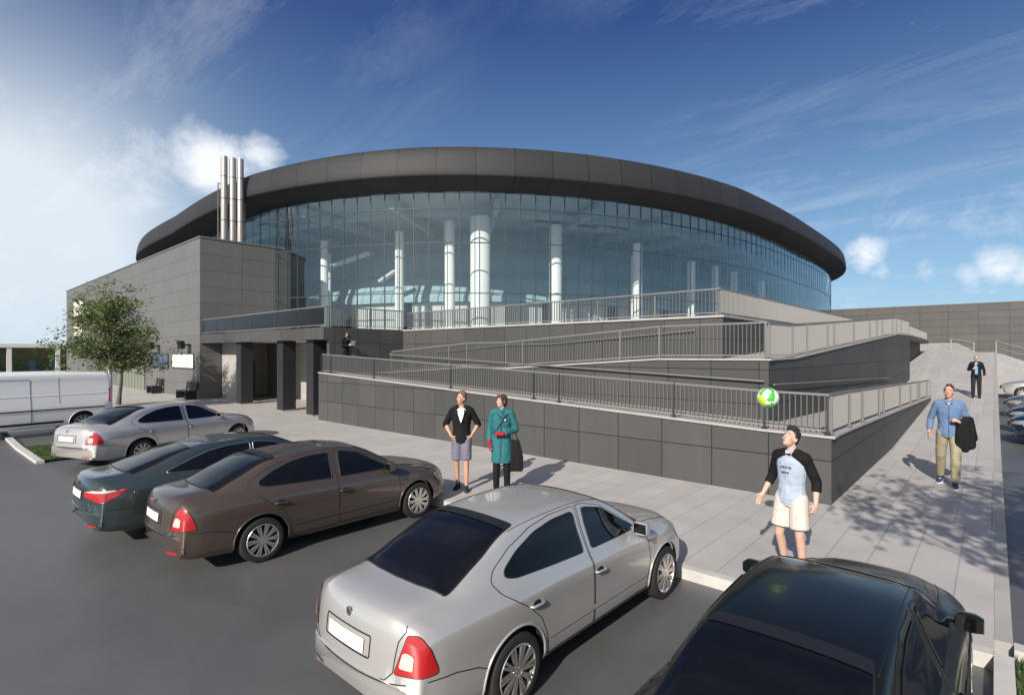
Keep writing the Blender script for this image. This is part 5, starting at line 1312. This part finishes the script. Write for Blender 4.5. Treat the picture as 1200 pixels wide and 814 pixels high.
# --- woman in the teal coat
TEALC = fabric('teal_wool', (.028,.135,.155)); REDG = fabric('red_glove', (.38,.018,.025))
t, J = person('woman in a knee length teal coat and black trousers with a black shoulder bag', spot(588, 577), (-1.6, 0), 1.85,
    dict(yaw=-52, pitch=3, el_r=(-.245,.05,1.16), wr_r=(-.235,-.05,.93), el_l=(.275,.06,1.15), wr_l=(.05,-.20,1.10), hd_l=(-1,-.1,.05), hn_l=(0,.6,-1), ht_l=(0,-.4,1),
         hip_r=(-.085,.01,.94), hip_l=(.085,.01,.94), kn_r=(-.10,-.02,.52), kn_l=(.10,-.02,.52), an_r=(-.11,.0,.095), an_l=(.11,-.02,.095), fd_r=(-.5,-1,0), fd_l=(.15,-1,0), head=(0,-.02,1.67)))
body_of(t, J, SKIN2, curl=(.6,.9)); face_parts(t, J, HAIR_B); add_hair(t, J, HAIR_B, 'bob')
mb = MB(); mb.ell([(0,.005,.56,.205,.165),(0,.005,.60,.212,.168),(0,.005,.75,.205,.158),(0,.01,.92,.192,.145),(0,.01,1.05,.178,.135),(0,.01,1.15,.172,.132),(0,.01,1.28,.182,.138),(0,.01,1.38,.186,.132),(0,.012,1.45,.158,.108),(0,.012,1.49,.10,.085)], 20)
for s in ('r','l'): sleeve(mb, J, s, .88, (.072,.064,.056))
mb.tube([(0.075*math.cos(a*.5236),.005+.082*math.sin(a*.5236),1.512+.015*math.sin(a*.5236)) for a in range(12)], .034, 8, closed=True)
mb.cap((-.04,-.10,1.46), (.05,-.13,1.40), .045, .035, 8)
ct = remesh_obj('coat', mb, TEALC, t, .010, 4)
build('button', MB().ball((.085,-.138,1.345), .016, .006, .016, 10), WHTF, ct, smooth=180, local=True)
mb = MB(); mb.tube([(.13,-.10,1.47),(.06,-.145,1.36),(-.06,-.155,1.20),(-.16,-.10,1.08)], .006, 6); build('strap', mb, BLKF, ct, smooth=40, local=True)
build('coat_opening', MB().tube([(.0,-.128,1.38),(.005,-.140,1.15),(.0,-.152,.92),(-.01,-.170,.70),(-.02,-.172,.585)], .004, 6), mat('coat_shadow_gap', (.006,.04,.045), .9), ct, local=True)
mb = MB(); legs(mb, J, 2.0, (.098,.075,.060)); remesh_obj('trousers', mb, BLKF, t, .010, 4)
for s, cu in (('r', .6), ('l', .9)):
    mb = MB(); b, c = V3(J,'el_'+s), V3(J,'wr_'+s); sx = -1 if s == 'r' else 1
    hand(mb, c, J.get('hd_'+s, (c-b).normalized()*.8+Vector((0,-.1,-.3))), J.get('hn_'+s, (-sx,.2,0)), J.get('ht_'+s, (0,-1,.1)), cu, 1.14); mb.cap(b.lerp(c,.80), c, .044, .038, 10); remesh_obj('glove', mb, REDG, t, .006, 2)
shoes(t, J, BLKF, M['black'])
bg_ = held('shoulder_bag', 'black cloth shoulder bag hanging from the arm of the woman in teal', 'bag', t, (.255,.0,.40))
mb = MB(); mb.loft([[(x*k_+dx, y*ky, z*1.42) for x, y in ((-.17,-.03),(-.10,-.055),(.10,-.055),(.17,-.03),(.17,.03),(.10,.055),(-.10,.055),(-.17,.03))] for k_, ky, z, dx in ((.86,.6,.0,.01),(1,1,.05,.0),(.98,1,.18,0),(.84,.8,.32,-.02),(.70,.45,.40,-.03))])
remesh_obj('bag_body', mb, BLKF, bg_, .008, 2)
build('bag_strap', MB().tube([(-.12,-.01,.55),(-.09,0,.66),(-.045,.06,.775),(-.005,.07,.72),(.07,.02,.54)], .011, 6), BLKF, bg_, smooth=60, local=True)
# --- footballer
t, J = person('young man in black sleeved grey shirt and pale shorts, looking up at the ball', spot(927, 676), (-3.6, 0), 1.75,
    dict(yaw=-8, pitch=30, head=(-.01,.005,1.665), neck=(0,.02,1.50), chest=(0,.03,1.30), el_r=(-.285,.06,1.18), wr_r=(-.315,-.10,.97), hd_r=(-.3,-.4,-.85), hn_r=(.8,-.5,0),
         el_l=(.275,.09,1.18), wr_l=(.315,.0,.95), hd_l=(.1,-.5,-.7), kn_r=(-.125,-.05,.52), an_r=(-.13,.09,.095), kn_l=(.125,-.02,.52), an_l=(.14,.03,.095), fd_r=(-.2,-1,0), fd_l=(.3,-1,0)))
body_of(t, J, SKIN2, curl=(.35,1.1)); face_parts(t, J, HAIR_D); add_hair(t, J, HAIR_D, 'quiff')
mb = MB(); mb.ell([(0,.012,.90,.180,.132),(0,.012,.93,.178,.131)] + torso_rows(J, .020, .97, 1.46)); yoke(mb, J, .004)
sh = remesh_obj('shirt', mb, fabric('grey_blue_jersey', (.36,.42,.52), .08), t, .009, 4)
mb = MB()
for s in ('r','l'): sleeve(mb, J, s, .45, (.071,.060,.053), False); a = V3(J,'sh_'+s); mb.cap(Vector((a.x*.32, a.y+.015, 1.490)), a+Vector((0,.0,-.006)), .064, .071, 12); mb.cap(Vector((a.x*.42, a.y-.028, 1.482)), a+Vector((0,-.012,-.02)), .056, .071, 12);
remesh_obj('sleeves', mb, BLKF, t, .009, 4)
build('collar', MB().tube([(.068*math.cos(a*.5236),.018+.072*math.sin(a*.5236),1.500+.018*math.sin(a*.5236)) for a in range(12)], .011, 8, closed=True), BLKF, sh, smooth=180, local=True)
mb = MB(); rd = random.Random(4)
def chest_y(x, z): return .03 - .146*math.sqrt(max(0, 1-(x/.20)**2)) - .004
for k in range(7):
    x = -.066+.022*k; z = 1.335-.10*abs(x)**1.2; y = chest_y(x, z); mb.beam((x-.006,y,z-.013),(x-.006,y,z+.013), .005,.004); mb.beam((x-.006,y,z+.012),(x+.007,y,z+.012), .004,.005)
    if k % 2: mb.beam((x+.007,y,z-.013),(x+.007,y,z+.013), .005,.004)
for k in range(4):
    x = -.045+.026*k; y = chest_y(x, 1.275); mb.beam((x-.011,y,1.268),(x+.011,y,1.284), .005,.010)
build('shirt_print', mb, mat('print_dark', (.03,.035,.05), .8), sh, local=True)
sm_, nt_, b_ = nodes_of('patterned_shorts'); tn = nt_.nodes.new('ShaderNodeTexNoise'); tn.inputs['Scale'].default_value = 19; tn.inputs['Detail'].default_value = 2
tcc = nt_.nodes.new('ShaderNodeTexCoord'); nt_.links.new(tcc.outputs['Object'], tn.inputs['Vector']); rr = nt_.nodes.new('ShaderNodeValToRGB'); e = rr.color_ramp.elements
e[0].position = .55; e[0].color = (.56,.53,.50,1); e[1].position = .64; e[1].color = (.62,.46,.32,1); nt_.links.new(tn.outputs[0], rr.inputs[0]); nt_.links.new(rr.outputs[0], b_.inputs['Base Color']); b_.inputs['Roughness'].default_value = .9
mb = MB(); legs(mb, J, .78, (.112,.112,.1), .004); remesh_obj('shorts', mb, sm_, t, .010, 4)
shoes(t, J, WHTF, M['white'])
# the ball above him
d_ = 5.9; r_ = pixray(900); bc = (r_[0]*d_, r_[1]*d_, 2.75-53/628*d_)
m_, nt_, b_ = nodes_of('football_skin'); tcc = nt_.nodes.new('ShaderNodeTexCoord'); vo = nt_.nodes.new('ShaderNodeTexVoronoi'); vo.inputs['Scale'].default_value = 11.0; nt_.links.new(tcc.outputs['Object'], vo.inputs['Vector'])
rr = nt_.nodes.new('ShaderNodeValToRGB'); rr.color_ramp.interpolation = 'CONSTANT'; e = rr.color_ramp.elements; e[0].position = 0; e[0].color = (.70,.74,.70,1); e[1].position = .30; e[1].color = (.06,.42,.05,1); q = e.new(.68); q.color = (.50,.62,.08,1); q = e.new(.85); q.color = (.12,.55,.10,1)
sx_ = nt_.nodes.new('ShaderNodeSeparateColor'); nt_.links.new(vo.outputs['Color'], sx_.inputs[0]); nt_.links.new(sx_.outputs[0], rr.inputs[0]); nt_.links.new(rr.outputs[0], b_.inputs['Base Color']); b_.inputs['Roughness'].default_value = .35
bo = thing('football', 'green and white football in the air above the young man', 'ball', bc)
ball = build('cover', MB().ball((0,0,0), .112, n=32), m_, bo, smooth=180, local=True)
mb = MB(); c = Vector((-.02,-.085,-.03)).normalized()
build('panel_disc', MB().ball(c*.082, .034, .034, .034, 14), M['white'], ball, smooth=180, local=True)
build('valve_mark', MB().ball(c*.113, .0085, .0085, .0085, 8), M['black'], ball, smooth=180, local=True)
ball.rotation_euler = (.2, .3, YAW + .3)
# --- man in the blue shirt
t, J = person('man in blue shirt and khaki trousers, dark jacket over his arm, walking down the path', spot(1112, 569), (.3, 0), 1.99,
    dict(yaw=-12, pitch=10, el_r=(-.275,.09,1.18), wr_r=(-.30,.03,.95), el_l=(.275,.07,1.17), wr_l=(.16,-.17,1.16), hd_l=(-.6,-.5,.35), hn_l=(-.6,.4,-.6), ht_l=(0,-.2,1),
         hip_r=(-.095,.01,.95), kn_r=(-.12,.10,.54), an_r=(-.12,.33,.125), tilt_r=.22, kn_l=(.10,-.13,.53), an_l=(.09,-.17,.095), fd_r=(-.12,-1,0), fd_l=(.05,-1,0)))
body_of(t, J, SKIN, curl=(.5,.9)); face_parts(t, J, HAIR_B); add_hair(t, J, HAIR_B, 'short')
mb = MB(); mb.ell([(0,.012,.885,.178,.130)] + torso_rows(J, .022, .90, 1.46))
sleeve(mb, J, 'r', .80, (.070,.060,.050)); sleeve(mb, J, 'l', .72, (.070,.060,.052)); mb.cap((-.05,.02,1.50), (.05,.02,1.50), .050, .050, 10)
sh = remesh_obj('shirt', mb, fabric('blue_denim_shirt', (.115,.185,.31), .12), t, .009, 4)
build('placket', MB().tube([(0,-.128,1.46),(0,-.140,1.35),(0,-.150,1.25),(0,-.137,1.12),(0,-.142,.98),(0,-.125,.90)], .005, 6), fabric('blue_seam', (.06,.12,.25)), sh, local=True)
build('collar', MB().tube([(-.03,-.098,1.47),(-.065,-.04,1.525),(-.055,.05,1.545),(0,.08,1.55),(.055,.05,1.545),(.065,-.04,1.525),(.03,-.098,1.47)], .015, 8), fabric('blue_collar', (.10,.19,.37)), sh, smooth=180, local=True)
mb = MB(); legs(mb, J, 1.95, (.106,.084,.070)); remesh_obj('trousers', mb, fabric('khaki_cloth', (.30,.265,.18)), t, .010, 4)
shoes(t, J, fabric('navy_sneaker', (.02,.04,.12)), M['white'])
jk = held('jacket', 'dark jacket draped over the arm of the man in the blue shirt', 'jacket', t, (.245,-.10,.66))
mb = MB()
for x, y, z, x1, y1, z1, r0, r1 in ((-.07,-.04,.50,-.10,.0,.10,.060,.075),(0,-.03,.54,-.01,.02,.06,.065,.08),(.05,.02,.54,.08,.05,.10,.06,.075),(.06,.07,.52,.11,.09,.22,.055,.07),(-.02,.06,.50,.0,.08,.20,.05,.07)): mb.cap((x,y,z),(x1,y1,z1), r0, r1, 10)
mb.disp(.02, 7); remesh_obj('jacket_cloth', mb, BLKF, jk, .010, 3)
# --- far man on the path
py = 466; dd = 20.
for _ in range(60):
    yy = pixray(1144)[1]*dd; dd = dd*.7 + .3*(628*(2.75-slope(yy))/(py-413))
fx = pixray(1144)[0]*dd; fy = pixray(1144)[1]*dd; hh = min(50/628*dd, 1.95)
t, J = person('far man in dark jacket over pale blue shirt, standing high on the path', (fx, fy, slope(fy)), (.5, 0), hh,
    dict(yaw=8, el_r=(-.27,.06,1.18), wr_r=(-.10,-.19,1.22), hd_r=(.8,-.1,.5), hn_r=(0,1,0), el_l=(.27,.04,1.17), wr_l=(.28,-.02,.93)))
body_of(t, J, SKIN, curl=(.8,.5), vox=.01); face_parts(t, J, HAIR_G); add_hair(t, J, HAIR_G, 'short')
mb = MB(); mb.ell([(0,.008,.88,.180,.130)] + torso_rows(J, .026, .90, 1.46)); sleeve(mb, J, 'r', .85); sleeve(mb, J, 'l', .95); mb.cap((-.06,.03,1.49),(.06,.03,1.49), .05, .05, 10); remesh_obj('jacket', mb, BLKF, t, .011, 4)
vp = [(-.06,-.10,1.48),(.06,-.10,1.48),(.062,-.15,1.30),(.055,-.152,1.0),(-.045,-.152,1.0),(-.052,-.15,1.30)]
build('shirt_front', MB().loft([[Vector(v)+Vector((0,.03,0)) for v in vp], [Vector(v)+Vector((0,-.008,0)) for v in vp]]), fabric('pale_blue_shirt', (.14,.30,.46)), t, local=True, recalc=True)
mb = MB(); legs(mb, J, 1.97, (.104,.080,.066)); remesh_obj('trousers', mb, fabric('dark_trousers', (.018,.02,.026)), t, .011, 4); shoes(t, J, BLKF, M['black'])
# --- reader on the ramp landing
r_ = pixray(405); k_ = 11.75/r_[1]
t, J = person('dark haired woman in black reading a paper behind the railing on the ramp landing', (r_[0]*k_, 11.75, 1.93), (r_[0]*k_+1.0, 11.75+.35), 1.68,
    dict(yaw=10, pitch=-14, el_r=(-.25,-.02,1.17), wr_r=(-.10,-.27,1.20), el_l=(.25,-.02,1.17), wr_l=(.10,-.27,1.20), hd_r=(.3,-1,.2), hd_l=(-.3,-1,.2), hn_r=(1,0,.3), hn_l=(-1,0,.3), ht_r=(0,0,1), ht_l=(0,0,1)))
body_of(t, J, SKIN2, curl=(.7,.7), vox=.01); face_parts(t, J, HAIR_D); add_hair(t, J, HAIR_D, 'long')
mb = MB(); mb.ell([(0,.008,.78,.190,.140)] + torso_rows(J, .024, .90, 1.46)); sleeve(mb, J, 'r', .92); sleeve(mb, J, 'l', .92); remesh_obj('coat', mb, BLKF, t, .011, 4)
mb = MB(); legs(mb, J, 1.97, (.100,.076,.062)); remesh_obj('trousers', mb, BLKF, t, .011, 4); shoes(t, J, BLKF, M['black'])
pp = held('paper', 'white sheet of paper held by the woman in black on the landing', 'paper', t, (0,-.36,1.19))
build('sheet', MB().add([(-.15,-.03,.0),(.15,-.03,.0),(.15,-.07,.20),(-.15,-.07,.20),(-.15,-.028,.0),(.15,-.028,.0),(.15,-.068,.20),(-.15,-.068,.20)], [(0,1,2,3),(7,6,5,4),(0,4,5,1),(1,5,6,2),(2,6,7,3),(3,7,4,0)]), M['white'], pp, local=True)
